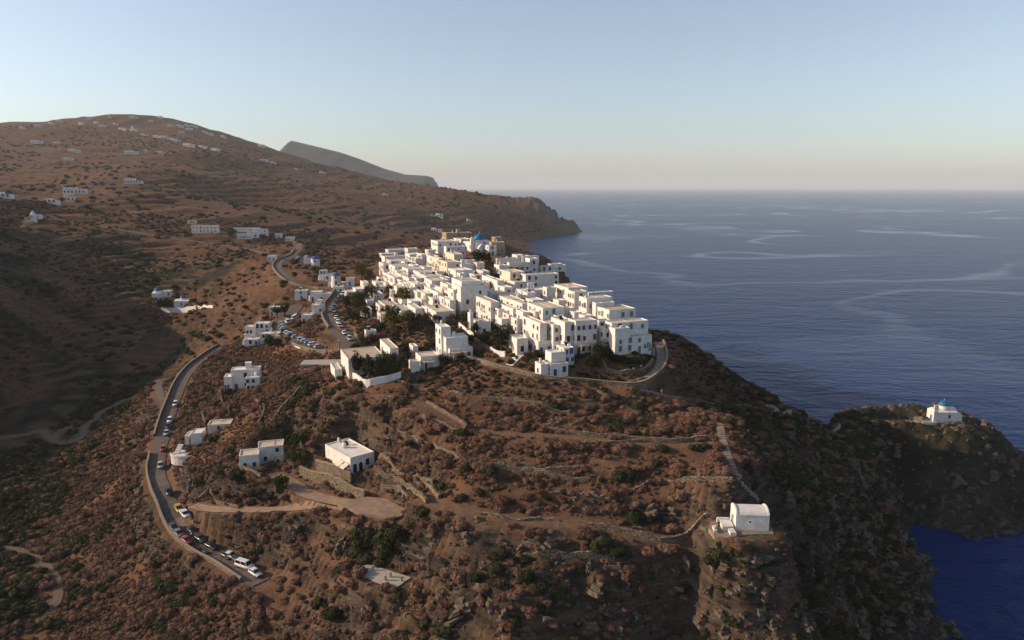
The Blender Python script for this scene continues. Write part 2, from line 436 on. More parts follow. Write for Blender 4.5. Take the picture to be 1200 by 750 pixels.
def stone_material():
    m, nt, lk, bs = nodes_of('dry_stone_wall'); bs.inputs['Roughness'].default_value = .95; bs.inputs['Specular IOR Level'].default_value = .1
    g = N(nt, 'ShaderNodeNewGeometry')
    mp = N(nt, 'ShaderNodeMapping'); mp.inputs['Scale'].default_value = (1.6,1.6,3.2); lk.new(g.outputs['Position'], mp.inputs['Vector'])
    vo = N(nt, 'ShaderNodeTexVoronoi', Scale=1.0); lk.new(mp.outputs[0], vo.inputs['Vector'])
    vd = N(nt, 'ShaderNodeTexVoronoi', Scale=1.0, _feature='DISTANCE_TO_EDGE'); lk.new(mp.outputs[0], vd.inputs['Vector'])
    hs = nt.new('ShaderNodeValToRGB'); e = hs.color_ramp.elements
    e[0].color = (.14,.10,.07,1); e[1].color = (.36,.28,.20,1); lk.new(vo.outputs['Color'], hs.inputs['Fac'])
    ed = nt.new('ShaderNodeValToRGB'); ed.color_ramp.elements[0].position = .02; ed.color_ramp.elements[1].position = .12; lk.new(vd.outputs['Distance'], ed.inputs['Fac'])
    mx = nt.new('ShaderNodeMix'); mx.data_type = 'RGBA'; lk.new(ed.outputs['Color'], mx.inputs[0]); mx.inputs[6].default_value = (.05,.038,.028,1); lk.new(hs.outputs['Color'], mx.inputs[7])
    lk.new(mx.outputs[2], bs.inputs['Base Color'])
    bp = N(nt, 'ShaderNodeBump', Strength=.8, Distance=.15); lk.new(ed.outputs['Color'], bp.inputs['Height']); lk.new(bp.outputs['Normal'], bs.inputs['Normal'])
    return m
M_DRYSTONE = stone_material()

# ------------------------------------------------------------------ shared window and door meshes (face -y, origin bottom centre)
def window_mesh(kind, w, h):
    mb = MB(); t = .09
    mb.box(-w/2-t,-.07,-t, -w/2,0,h+t, 0); mb.box(w/2,-.07,-t, w/2+t,0,h+t, 0)
    mb.box(-w/2,-.07,h, w/2,0,h+t, 0); mb.box(-w/2-.05,-.12,-t, w/2+.05,0,0, 0)
    if kind == 'dark':
        mb.box(-w/2,-.015,0, w/2,0,h, 1); mb.box(-.03,-.04,0, .03,-.016,h, 2); mb.box(-w/2,-.04,h*.55, -.031,-.016,h*.55+.05, 2); mb.box(.031,-.04,h*.55, w/2,-.016,h*.55+.05, 2)
        mats = [M_FRAME, M_DARK, M_BROWN]
    else:
        mb.box(-w/2,-.05,0, -.02,0,h, 1); mb.box(.02,-.05,0, w/2,0,h, 1)
        for k in range(1, 5):
            mb.box(-w/2+.06,-.065,h*k/5, -.06,-.051,h*k/5+.05, 1); mb.box(.06,-.065,h*k/5, w/2-.06,-.051,h*k/5+.05, 1)
        mats = [M_FRAME, {'blue': M_BLUE, 'navy': M_NAVY, 'green': M_GREEN, 'brown': M_BROWN}[kind]]
    return mb.mesh('window', mats)
def door_mesh(kind, w=1.0, h=2.1):
    mb = MB(); t = .12
    mb.box(-w/2-t,-.06,0, -w/2,0,h+t, 0); mb.box(w/2,-.06,0, w/2+t,0,h+t, 0); mb.box(-w/2,-.06,h, w/2,0,h+t, 0)
    mb.box(-w/2,-.03,0, -.015,0,h, 1); mb.box(.015,-.03,0, w/2,0,h, 1)
    for s in (-1, 1):
        for z0, z1 in ((.15, .9), (1.05, h-.15)):
            a, b = sorted((s*.09, s*(w/2-.08))); mb.box(a,-.045,z0, b,-.031,z1, 1)
    return mb.mesh('door', [M_FRAME, {'dark': M_BROWN, 'blue': M_BLUE, 'navy': M_NAVY, 'green': M_GREEN, 'brown': M_BROWN}[kind]])
WIN = {}
def win(kind, big=False):
    k = (kind, big)
    if k not in WIN: WIN[k] = window_mesh(kind, 1.15 if big else .95, 1.75 if big else 1.3)
    return WIN[k]
DOOR = {k: door_mesh(k) for k in ('dark','blue','navy','green','brown')}

# ------------------------------------------------------------------ one flat-roofed house = blocks with parapets, each block's faces get openings
PADS = []
OCC = np.zeros((520, 600), bool)             # 1 m raster of what is built on (x -300..300, y 60..580)
def occupy(pts, pad=0.8):
    pts = np.array(pts); x0, y0 = pts.min(0) - pad; x1, y1 = pts.max(0) + pad
    xs = np.arange(math.floor(x0), math.ceil(x1)+1); ys = np.arange(math.floor(y0), math.ceil(y1)+1)
    X, Y = np.meshgrid(xs, ys)
    c = pts.mean(0); P = c + (pts-c)*(1+pad/ max(2, np.ptp(pts[:,0])/2))
    k = inside([tuple(p) for p in P], X, Y)
    i = (X - -300).astype(int); j = (Y-60).astype(int); ok = k & (i >= 0) & (i < 600) & (j >= 0) & (j < 520)
    OCC[j[ok], i[ok]] = True

def solve_len(p, dirx, diry, px):
    d = proj(*p)[2]; k = (px-600)/830.0
    den = dirx - k*diry*CP
    return (k*d - p[0]) / den if abs(den) > 1e-3 else 6.0

LANDMARKS = []      # (x, y, phrase)
HOUSES = []
NUM = ['no','one','two','three','four','five','six','seven','eight','nine','ten','eleven','twelve']
def block_place(px, py, W, L, h, r, base=None, Lm=None):
    p = at(px, py, h) if base is None else pz(px, py, base+h)
    c, s = math.cos(r), math.sin(r)
    w = solve_len(p, c, s, px+W)
    w = min(max(w, 2.2), 34.0)
    if Lm: l = Lm
    elif L: l = solve_len(p, -s, c, px-L); l = l if 2.5 < l < 16 else (15.0 if l > 16 else 5.0)
    else: l = 6.0
    return p, w, l

def roofed_block(house, x0, y0, w, l, zb, zt, wallm, roofm, k=0):
    """walls with a parapet, plus its roof slab, in the house's frame"""
    t, d = .22, .24
    mb = MB(); j = lambda: random.uniform(-.07, .07)
    o = [(x0+j(),y0+j()),(x0+w+j(),y0+j()),(x0+w+j(),y0+l+j()),(x0+j(),y0+l+j())]
    inn = [(x0+t,y0+t),(x0+w-t,y0+t),(x0+w-t,y0+l-t),(x0+t,y0+l-t)]
    zj = [zt+j() for _ in range(4)]
    vs = [(x,y,zb) for x,y in o] + [(x,y,z) for (x,y),z in zip(o,zj)] + [(x,y,z) for (x,y),z in zip(inn,zj)] + [(x,y,zt-d-.12) for x,y in inn]
    fs = []
    for i in range(4):
        n = (i+1) % 4
        fs += [(i,n,4+n,4+i),(4+i,4+n,8+n,8+i),(8+i,8+n,12+n,12+i)]
    mb.add(vs, fs); mb.obj('wall', wallm, house)
    rb = MB(); q = .003
    rb.box(x0+t-q, y0+t-q, zt-d-.1, x0+w-t+q, y0+l-t+q, zt-d)
    if w > 6 and l > 4 and random.random() < .6:       # low upstand across the roof
        xx = x0 + w*random.uniform(.35,.65); rb.box(xx,y0+t,zt-d, xx+.2,y0+l-t,zt-.12)
    return rb.obj('roof', roofm, house)

def face_mtx(x, y, z, side):
    # side f: front (-y), l: left (-x), r: right (+x)
    a = {'f': 0.0, 'l': -math.pi/2, 'r': math.pi/2}[side]
    return Matrix.Translation((x, y, z)) @ Matrix.Rotation(a, 4, 'Z')

def house(blocks, r=22, col='w', wc='dark', label=None, roof=None, near_=None, name='house', group=None, fw=None, lw=None, extras=None, cat='house', seed=None, dens=.68, base=None, door=None):
    """blocks: (px, py, W, L, h) = picture position of the top of the corner between left and front face, widths of both faces in the
    picture, height in metres; openings: fw/lw = columns on front/left of every storey"""
    rs = random.Random(seed if seed is not None else int(blocks[0][0]*131 + blocks[0][1]*17))
    if col == 'w' and label is None: col = rs.choices(['w','g','c'], [.80,.14,.06])[0]
    kinds = set()
    r = R(r); c, s = math.cos(r), math.sin(r)
    wallm = {'w': M_WHITE, 'c': M_CREAM, 'g': M_GREYW, 's': M_STONEH, 'd': M_DRYSTONE}[col]
    P = []
    for bi, b in enumerate(blocks):
        if bi == 0:
            p, w, l = block_place(*b[:5], r, base, b[5] if len(b) > 5 else None); hb = b[4]
            gz = p[2]-hb; q0 = p
        else:                                   # further blocks: the fifth number is how far their front stands behind the first one's
            dx, dy, dz = ray(b[0], b[1]); t = (b[4] - s*q0[0] + c*q0[1]) / (c*dy - s*dx)
            p = (dx*t, dy*t, H+dz*t); hb = max(1.5, p[2]-gz)
            w = min(max(solve_len(p, c, s, b[0]+b[2]), 1.2), 30); l = solve_len(p, -s, c, b[0]-b[3]) if b[3] else 5.0
            l = l if 1.2 < l < 14 else 5.0
        P.append((p, w, l, hb))
        PADS.append(([(p[0]+a*w*c-b_*l*s, p[1]+a*w*s+b_*l*c) for a, b_ in ((0,0),(1,0),(1,1),(0,1))], gz, .8, 3.0 + .004*p[1]))
    p0, w0, l0, h0 = P[0]
    g0 = p0[2] - h0
    e = empty(name, (p0[0], p0[1], g0), r)
    nwin = 0; ndoor = 0; feats = []
    BX = []
    for (p, w, l, h) in P:
        dx, dy = p[0]-p0[0], p[1]-p0[1]
        BX.append((dx*c+dy*s, -dx*s+dy*c, w, l, p[2]-h-g0-4, p[2]-g0))
    def covered(x, y, z, me):
        for i, (a, b_, w, l, z0, z1) in enumerate(BX):
            if i != me and a-.4 < x < a+w+.4 and b_ < y < b_+l and z0 < z < z1+.9: return True
        return False
    for bi, (p, w, l, h) in enumerate(P):
        dx, dy = p[0]-p0[0], p[1]-p0[1]
        x0, y0 = dx*c + dy*s, -dx*s + dy*c; z0 = p[2]-h-g0; zt = p[2]-g0
        rm = M_ROOFS[roof if roof is not None else rs.choice([0,0,1,2,2,3])]
        ro = roofed_block(e, x0, y0, w, l, z0-4.0, zt, wallm, rm, bi)
        occupy([(p[0]+a*w*c-b_*l*s, p[1]+a*w*s+b_*l*c) for a, b_ in ((0,0),(1,0),(1,1),(0,1))])
        st_n = max(1, int(round((h-.3)/3.1)))
        for side, ln, cols in (('f', w, fw), ('l', l, lw)):
            n = cols if cols is not None else int(ln/2.5)
            if ln < 2.4: n = 0
            dk = rs.randrange(max(n,1)) if rs.random() < .6 else -1
            for sto in range(st_n):
                zz = zt - h + sto*(h-.5)/st_n
                for k in range(n):
                    if rs.random() > dens and not (sto == 0 and k == dk): continue
                    q = ln*(k+.5)/n + rs.uniform(-.25,.25)
                    if covered(x0+q if side == 'f' else x0-.2, y0+.02 if side == 'f' else y0+q, zz+1.2, bi): continue
                    if side == 'f': m = lambda z: face_mtx(x0+q, y0-.012-.075, z, 'f')
                    else: m = lambda z: face_mtx(x0-.012-.075, y0+q, z, 'l')
                    if sto == 0 and k == dk:
                        link('door', DOOR[door or (wc if wc != 'dark' or rs.random() < .7 else 'blue')], e, m(zz+.02)); ndoor += 1
                    else:
                        wk = wc if label or rs.random() < .75 else rs.choice(['dark','brown','blue','green']); kinds.add(wk)
                        link('window', win(wk, rs.random() < .35), e, m(zz+.95)); nwin += 1
        ex = extras if extras is not None and bi == 0 else None
        if (ex and 'c' in ex) or (ex is None and rs.random() < .35):
            a, b_ = x0+rs.uniform(.5,max(.6,w-1)), y0+l-rs.uniform(.6,1.4)
            mb = MB(); mb.box(a,b_,zt-.6, a+.5,b_+.5,zt+.75, 0, .02); mb.box(a-.06,b_-.06,zt+.76, a+.56,b_+.56,zt+.86); mb.box(a+.1,b_+.1,zt+.87, a+.4,b_+.4,zt+1.05)
            mb.obj('chimney', M_WHITE, e); feats.append('a chimney')
        if (ex and 'b' in ex) or (ex is None and w > 5 and l > 4.5 and rs.random() < .28):
            a, b_ = x0+w*rs.uniform(.15,.5), y0+l*.45
            mb = MB(); mb.box(a,b_,zt-.5, a+2.0,b_+1.9,zt+1.7, 0, .05)
            o2 = mb.obj('stair_head', wallm, e); mb = MB(); mb.box(a-.1,b_-.1,zt+1.76, a+2.1,b_+2.0,zt+1.86); mb.obj('stair_head_roof', rm, e); feats.append('a stair box on its roof')
        if min(w, l) > 3:
            if rs.random() < .16:                              # solar water heater
                a, b_ = x0+w*rs.uniform(.2,.7), y0+l*rs.uniform(.4,.7); zr = zt-.24; mb = MB()
                mb.add([(a,b_,zr+.15),(a+1.1,b_,zr+.15),(a+1.1,b_+1.3,zr+1.0),(a,b_+1.3,zr+1.0)], [(0,1,2,3)]); mb.add([(a,b_+.05,zr+.1),(a+1.1,b_+.05,zr+.1),(a+1.1,b_+1.35,zr+.95),(a,b_+1.35,zr+.95)], [(3,2,1,0)]); mb.box(a,b_+1.3,zr,a+.06,b_+1.36,zr+.94); mb.box(a+1.04,b_+1.3,zr,a+1.1,b_+1.36,zr+.94)
                so_ = mb.obj('solar_panel', M_DARK, e); mb = MB()
                vs = [(x_, b_+1.5+.22*math.cos(q_), zr+1.1+.22*math.sin(q_)) for x_ in (a-.05, a+1.15) for q_ in np.linspace(0, 2*math.pi, 10, endpoint=False)]
                mb.add(vs, [(i_, (i_+1) % 10, 10+(i_+1) % 10, 10+i_) for i_ in range(10)] + [tuple(range(9,-1,-1)), tuple(range(10,20))]); mb.obj('heater_tank', M_FRAME, so_)
            if rs.random() < .28:
                a, b_ = x0+w*rs.uniform(.2,.8), y0+l*rs.uniform(.3,.8); mb = MB(); mb.box(a-.03,b_-.03,zt-.3,a+.03,b_+.03,zt+2.1); mb.box(a-.5,b_-.025,zt+1.85,a+.5,b_+.025,zt+1.9); mb.box(a-.35,b_-.025,zt+1.6,a+.35,b_+.025,zt+1.65); mb.obj('aerial', M_IRON, e)
            if rs.random() < .4:
                a, b_ = x0+w*rs.uniform(.1,.8), y0+l*rs.uniform(.2,.8); mb = MB(); mb.box(a,b_,zt-.3,a+rs.uniform(.5,1.1),b_+rs.uniform(.5,1.0),zt+rs.uniform(.05,.5),0,.04); mb.obj('roof_box', rs.choice([M_WHITE, M_GREYW, M_CONC]), e)
        if (ex and 't' in ex) or (ex is None and w > 4 and rs.random() < .12):
            a, b_ = x0+w*rs.uniform(.3,.8), y0+l*.6
            mb = MB(); mb.lathe([(.0,zt+.1),(.5,zt+.1),(.52,zt+.9),(.42,zt+1.05),(.1,zt+1.1)], 12); mb.v = [(x+a,y+b_,z) for x,y,z in mb.v]
            mb.box(a-.5,b_-.45,zt-.4, a+.5,b_-.35,zt+.1); mb.box(a-.5,b_+.35,zt-.4, a+.5,b_+.45,zt+.1)
            mb.obj('water_tank', M_FRAME, e, smooth=False)
        if (ex and 'k' in ex) or (ex is None and h > 5.5 and l > 4 and rs.random() < .3):
            q = y0 + l*rs.uniform(.3,.6); z2 = z0 + h*.5
            mb = MB(); mb.box(x0-1.1,q-1.2,z2-.15, x0-.08,q+1.2,z2); ba = mb.obj('balcony', M_WHITE, e)
            mb = MB()
            for yy in np.linspace(q-1.15, q+1.15, 9): mb.box(x0-1.08,yy-.02,z2+.003, x0-1.04,yy+.02,z2+.9)
            mb.box(x0-1.1,q-1.2,z2+.9, x0-1.02,q+1.2,z2+.96); mb.obj('railing', M_BLUE if wc == 'blue' else M_IRON, ba); feats.append('a small balcony')
        if (ex and 's' in ex) or (ex is None and l > 4.5 and rs.random() < .22):
            mb = MB(); nst = 8
            for k in range(nst): mb.box(x0-1.15, y0+l*.1+k*.42, z0-1.5, x0-.1, y0+l*.1+(k+1)*.42-.003, z0+.3*(k+1))
            mb.obj('outside_stairs', M_WHITE, e); feats.append('outside stairs')
        if (ex and 'p' in ex) or (ex is None and w > 5 and rs.random() < .12):
            mb = MB(); zz = z0+2.5
            mb.box(x0+.1,y0-2.5,zz+.003,x0+w*.65,y0-2.35,zz+.097); pe = mb.obj('pergola', M_WHITE, e)
            for a in (x0+.4, x0+w*.6): mb = MB(); mb.box(a-.09,y0-2.5,z0-1, a+.09,y0-2.32,zz); mb.obj('post', M_WHITE, pe)
            mb = MB()
            for k in range(7):
                a = x0+.2+(w*.6)*k/6; mb.box(a,y0-2.7,zz+.1,a+.08,y0-.1,zz+.24)
            mb.box(x0+.1,y0-2.6,zz+.22,x0+w*.65,y0-.1,zz+.27); mb.obj('cane_roof', M_CANE, pe); feats.append('a cane-shaded terrace')
    e['_f'] = 1; del e['_f']
    HOUSES.append((e, dict(label=label, col=col, wc=(list(kinds)[0] if len(kinds) == 1 else None), nwin=nwin, ndoor=ndoor, feats=feats, st=max(1, int(round((h0-.3)/3.1))), w=w0, l=l0, near=near_, group=group, cat=cat, nb=len(blocks))))
    return e
def landmark(e, phrase): LANDMARKS.append((e.location.x, e.location.y, phrase))

# ------------------------------------------------------------------ the village, row by row from the back
landmark(house([(523,273,30,5,6.5)], col='s', wc='dark', fw=5, lw=2, extras='cb', label='beige stone mansion with tall chimney on the summit behind the domed church', roof=3), 'the beige stone mansion')
house([(580,278,9,4,5)], col='s', wc='dark', label='beige stone house with pale roof right of the blue dome', roof=2)
house([(576,284,16,3,6)], col='s', label='ruined grey stone house below the beige one near the blue dome', dens=.3, roof=3, r=10)
house([(540,280.5,13,12,5)], extras='')
house([(550,284,4,7,5)], extras='', fw=0)
house([(573,288,9,4,5)], extras='', label='small bluish white annex right beside the domed church')
house([(513,283,24,8,7)], extras='c', label='long white house with grey roof below the beige stone mansion', roof=1)
house([(523,289,22,3,6)], roof=1)
house([(531,291.5,6,4,4.5)], lw=1, fw=0, extras='')
house([(532,298,11,15,5)], col='c', lw=3)
landmark(house([(455,293,22,4,4.5)], extras='ct', roof=1, label='white house with grey roof at the north-west tip of the village'), 'the village tip')
house([(447,297.5,20,3,4)], roof=2, extras='', dens=.4)
house([(478,291.5,12,4,4.5)], dens=.5, extras='')
house([(494,298,4,5,6)], fw=0, extras='')
house([(451,301,30,4,4)], roof=1, extras='b', dens=.4)
house([(505,300,9,5,6)]); house([(502,293,8,4,5)]); house([(487,303,9,6,5)], wc='brown', col='w'); house([(480,298,13,5,4)], roof=2)
house([(514,303,4,14,6)], col='w', wc='brown')
house([(458,306,24,6,5)], roof=1, extras='', dens=.5)
house([(449,309,8,5,7)], wc='brown', extras='k')
house([(463,312.5,25,9,6)], roof=1, dens=.5)
house([(524,307.5,16,10,6)], col='c', lw=3, roof=1, extras='')
house([(541,310,13,0,4.5)], col='g', roof=2); house([(546,305,11,3,4.5)], roof=1); house([(559,308,9,2,4.5)], col='c', fw=1)
house([(478,315.5,25,7,7)], roof=1, extras='')
house([(492,319.5,23,8,7)], roof=1, extras='', dens=.5)
house([(500,324,19,8,7)], roof=0, extras='c'); house([(506,329,20,9,8)], roof=0, extras='')
house([(534,317,20,9,6)], lw=3, roof=2, fw=2, extras=''); house([(539,320.5,6,4,6)], fw=0, lw=1, extras='')
house([(566,318,8,8,3.5)], dens=.3, extras=''); house([(576,326,5,30,6.5,12)], dens=.5, lw=4, extras='')
house([(612,300,9,5,4)], extras='', dens=.3); house([(622,300,10,3,4)], extras='', roof=2, fw=0)
house([(606,299,8,6,3.5)], extras='', fw=0)
house([(582,303,26,3,4.5)], roof=2, extras='', dens=.5)
house([(621,303,10,8,7)], fw=1, lw=0, dens=1, extras='', label='narrow white tower house with one tall dark doorway facing the sea', wc='dark')
house([(597,308,24,3,4.5)], roof=0, extras='p', label='white house with a columned veranda and tall chimney above the bell-gable chapel')
house([(654,311,10,2,6)], extras='', dens=.5, fw=2); house([(634,313,20,8,5)], lw=2, extras='')
house([(645,309.5,14,4,4)], extras='', roof=2)
house([(598,319,17,24,9,12)], lw=4, extras='', dens=.5, roof=0)
landmark(house([(603,330.5,16,8,6)], fw=1, lw=2, extras=''), 'the bell-gable chapel')
house([(616,322,39,2,8.5)], fw=5, roof=0, extras='', wc='dark', label='wide white house with a blue balcony behind the bell-gable chapel', dens=.5)
house([(666,337.5,23,17,7)], lw=5, wc='brown', roof=0, extras='', dens=.95, label='long white house with brown windows and stepped roof on the seaward row')
house([(673.5,342,15,8,9)], lw=3, wc='brown', extras='', dens=.9, roof=3)
house([(690,343,29,4,4.5)], extras='', roof=2, dens=.3)
house([(687.5,349.5,30,9,8)], lw=3, wc='brown', extras='', roof=0, dens=.95)
house([(726,353.5,12,4,5)], extras='c', roof=3, dens=.4)
house([(698.5,355,22,9,7)], lw=4, wc='brown', extras='', roof=2)
house([(714,363.5,31,16,6.5)], lw=5, fw=3, wc='green', extras='', roof=3, dens=.75)
# centre
landmark(house([(540,336,31,9,11),(541,330,23,12,2.5)], fw=2, lw=3, wc='brown', roof=1, extras='', label='tallest plain white block with brown windows, three storeys, in the village centre'), 'the tall white block')
house([(525,334,5,9,9)], wc='brown'); house([(531,340,4,6,9)], wc='brown', fw=0); house([(518,338,7,8,7)], wc='dark', extras='k')
house([(513,343,6,9,7)], wc='blue', extras='s'); house([(505,339,8,8,6)]); house([(498,344,7,9,6)], wc='brown', extras='k'); house([(507,350,8,6,5)]); house([(494,351,9,7,4)], extras='p')
house([(520,349,6,6,6)], wc='blue'); house([(527,352,5,6,6.5)], extras='s')
house([(486,333,10,8,7)], extras='k'); house([(479,326,12,8,7)]); house([(470,322,9,7,6)]); house([(462,325,6,8,7)], extras='s'); house([(455,322,5,6,6)], wc='brown')
house([(489,342,7,6,6)], col='w'); house([(481,337,6,6,6)]); house([(473,333,6,6,6)], extras='s'); house([(465,336,7,6,5)]); house([(452,331,9,3,4)], col='g', roof=2)
house([(497,334,8,8,6)], extras=''); house([(470,329,7,5,6)])
house([(443,336,14,4,3.5)], col='g', roof=1, extras=''); house([(459,340,9,3,3.5)], col='g', dens=.4)
house([(600,352,14,16,7)], roof=0, extras='', lw=5); house([(590,347,16,18,6)], roof=0, extras='', lw=5); house([(612,356,12,14,7)], lw=4, extras='k', roof=0); house([(624,352,14,18,5)], lw=3, roof=2, extras='')
house([(575,354,10,20,8)], lw=6, wc='dark', extras='k', roof=3); house([(584,362,6,9,6)], lw=2, wc='blue', door='blue', dens=1, extras='', label='white house with two bright blue doors on the lane below the tall block')
house([(601,362,5,16,7)], lw=5, extras='k'); house([(613,366,6,13,7)], lw=4, extras='s'); house([(622,371,8,10,6)], lw=3, extras='')
landmark(house([(636,361,26,18,8.5)], lw=3, fw=3, wc='green', dens=.8, extras='', roof=0, label='broad white cube with green windows behind the front row'), 'the broad white cube')
house([(662,361.5,11,6,6)], extras='', roof=0, dens=.4)
house([(561,377.5,14,8,4.5),(551,367,4,3,1.0)], roof=0, extras='', dens=.5, label='low white house with a square tower chimney beside the lane')
# front row
house([(633,379,8,20,9)], lw=4, dens=.6, extras='', roof=0)
house([(662,377.5,13,16,10)], extras='', fw=2, lw=2, roof=0)
house([(675,376.5,25,3,10)], fw=4, wc='dark', extras='', roof=0, dens=.8)
landmark(house([(648.5,381,22,14,8.5)], fw=3, lw=2, wc='dark', extras='k', dens=.85, roof=0, label='white two-storey house with lit left wall above the blue-door house'), 'the front row')
house([(676,390.5,23,3,6)], fw=3, wc='dark', extras='p', dens=.8, label='white terrace house with a deep shaded veranda in the front row')
house([(631,400,16,7,4)], fw=2, lw=1, wc='blue', dens=1, extras='')
house([(661,408,12,3,5)], fw=2, wc='blue', door='blue', dens=1, extras='')
landmark(house([(645,427,21,9,3.6),(646,413.5,17,7,2.5),(634,427,9,7,.5)], fw=2, lw=1, wc='navy', door='navy', dens=1, extras='', label='small stepped white house with navy doors at the foot of the village'), 'the navy-door house')
landmark(house([(721,396.5,34,7,5),(717,378.5,43,8,3.5),(721,385,17.5,7,.15),(755,393,9,2,1.0)], fw=3, lw=2, wc='green', door='green', dens=.95, extras='', roof=0, label='large white house with grey-green shutters at the seaward corner, above the curved wall'), 'the green-shuttered corner house')
house([(708,386,10,4,6)], fw=1, wc='dark', extras='', dens=1); house([(702,376,14,5,6)], fw=2, extras='', dens=.5)
house([(606,397,13,10,5)], fw=1, lw=0, wc='dark', extras='', roof=2, dens=.6, label='plain white cistern-like house below the arched wall')
# west side
landmark(house([(527,409,27,4,3.6),(522.5,396,26,6,2),(517,383.5,11,7,5)], fw=3, lw=2, wc='blue', door='blue', dens=.85, extras='p', label='detached stepped white house with blue doors and a pergola terrace', roof=2), 'the stepped house with blue doors')
house([(511,365.5,22,20,4.5)], fw=2, lw=5, roof=0, extras='', label='long low white house with cream roof west of the tall block'); house([(487,361.5,8,10,4)], roof=0, extras='')
house([(457,408,10,14,4),(484,406,6,18,3)], roof=0, extras='', fw=1, lw=2, label='low white L-shaped house with a beaked flat roof beside the ploughed plot')
landmark(house([(408,421,43,12,6)], col='g', lw=1, fw=4, roof=3, extras='', dens=.8, label='long weathered grey-white house behind a row of trees, below the hairpin'), 'the long grey house')
house([(392,433,8,5,3.5)], extras='', fw=0, lw=0, label='small white shed at the end of the long grey house')
house([(493,418,22,6,4),(482,424,10,3,-2)], extras='p', roof=0, label='low white house with a pillared pergola beside the path below the stepped house')
house([(430,352,8,4,3.5)], col='g', extras='', roof=2); house([(417,339,20,4,4)], extras='', roof=2); house([(406,342,9,3,5)], extras=''); house([(426,331,6,4,5)], wc='brown', extras='')
house([(452,358,16,12,3.5)], col='c', roof=3, extras='', dens=.4); house([(470,364,14,16,3.5)], col='g', roof=1, extras='', dens=.4); house([(446,368,16,4,3.5)], col='g', roof=0, extras='p'); house([(438,345,12,6,4)], roof=2, extras='')
house([(429,388,12,2,3)], extras='', dens=.4, label='small white kiosk terrace below the pink bougainvillea'); house([(440,331,10,4,4)], extras='', roof=2)
house([(445,326,8,4,4)], extras='')
for q_ in [(556,322,10,6,5),(563,331,11,9,6),(585,311,10,6,4.5),(591,337,10,8,6),(574,342,9,8,6.5),(583,329,8,9,7),(641,337,10,5,7),(655,352,8,7,6),(673,366,9,6,6),(685,370,10,7,6),(652,370,9,6,6),(500,361,8,6,4),(482,353,9,5,4),(471,351,9,5,4),(461,350,8,5,3.5),(445,358,8,5,3.5),(428,362,8,4,3.5),
          (484,311,8,5,6),(497,313,9,5,6),(512,318,8,5,6),(520,326,8,6,7),(474,307,9,4,5),(466,318,8,5,6),(488,326,7,5,7),(476,341,7,5,5),(504,333,7,5,7),(546,344,7,5,7),(568,351,8,6,6),(606,346,10,8,6),(618,343,10,6,6),(627,365,8,6,7),(606,374,7,7,5),(596,369,6,7,5),(588,374,6,6,4)]:
    house([q_], dens=.6)
# between the two roads
house([(315,360,20,4,4.5)], r=5, fw=3, wc='blue', extras='c', roof=2, label='white house with blue windows on the bend above the ochre field')
house([(353,369,13,3,4),(365,357.5,14,3,4)], r=5, fw=2, wc='brown', extras='', roof=2, label='white house of two stepped cubes between the arms of the hairpin')
house([(345,340.5,15,3,5)], r=5, wc='brown', extras='', fw=1, dens=1, label='square white house with one brown window below the mill road', roof=2)
house([(372,344,18,4,4),(363,342,14,4,1)], r=8, extras='', roof=2, dens=.5); house([(390,336,12,3,3.5)], r=8, extras='', roof=2)
house([(304,391,23,4,5),(298,379,17,2,7),(287,383,12,2,5),(286,398,16,4,-1.5)], r=8, extras='c', roof=2, fw=3, wc='dark', label='white hotel of stacked terraces and arches left of the hairpin')
house([(288,443,16,4,5),(270,434,34,4,4),(262,442,10,2,3)], r=12, extras='ct', roof=2, fw=3, wc='dark', dens=.7, label='white house with cream roof terraces above the lower road')
house([(243,498,27,3,3)], r=12, col='c', extras='', roof=0, fw=1, dens=1, label='low concrete shed with slab roof among ruined terraces')
house([(313,300,10,4,3.5)], r=5, extras='', wc='blue', fw=2, label='small white house at the bend of the mill road')
house([(380,321,12,2,4),(374,317,8,2,3)], r=5, extras='', wc='blue', fw=2, label='low white house of two cubes below the white windmill')
house([(405,326,10,3,4)], r=8, extras='', label='white house with beige wall right of the blue-capped mill')
house([(224,264,30,2,7)], r=-3, fw=7, wc='dark', dens=.95, extras='', label='wide two-storey white villa with long balconies on the far ridge')
house([(268,267,35,3,4)], r=0, fw=6, extras='', dens=.6, label='long low white villa behind trees on the far ridge', roof=0); house([(277,274,17,2,4.5)], r=0, extras='', dens=.9); house([(289,271,12,2,6)], r=0, extras=''); house([(300,268.5,12,3,6.5)], r=0, extras='', fw=3, dens=.9)
house([(322,274,7,2,4)], r=0, extras=''); house([(334,277.5,10,4,4),(342,283,5,2,-4)], r=0, extras='', wc='blue')
house([(219,258,9,2,3.5)], r=0, extras='')

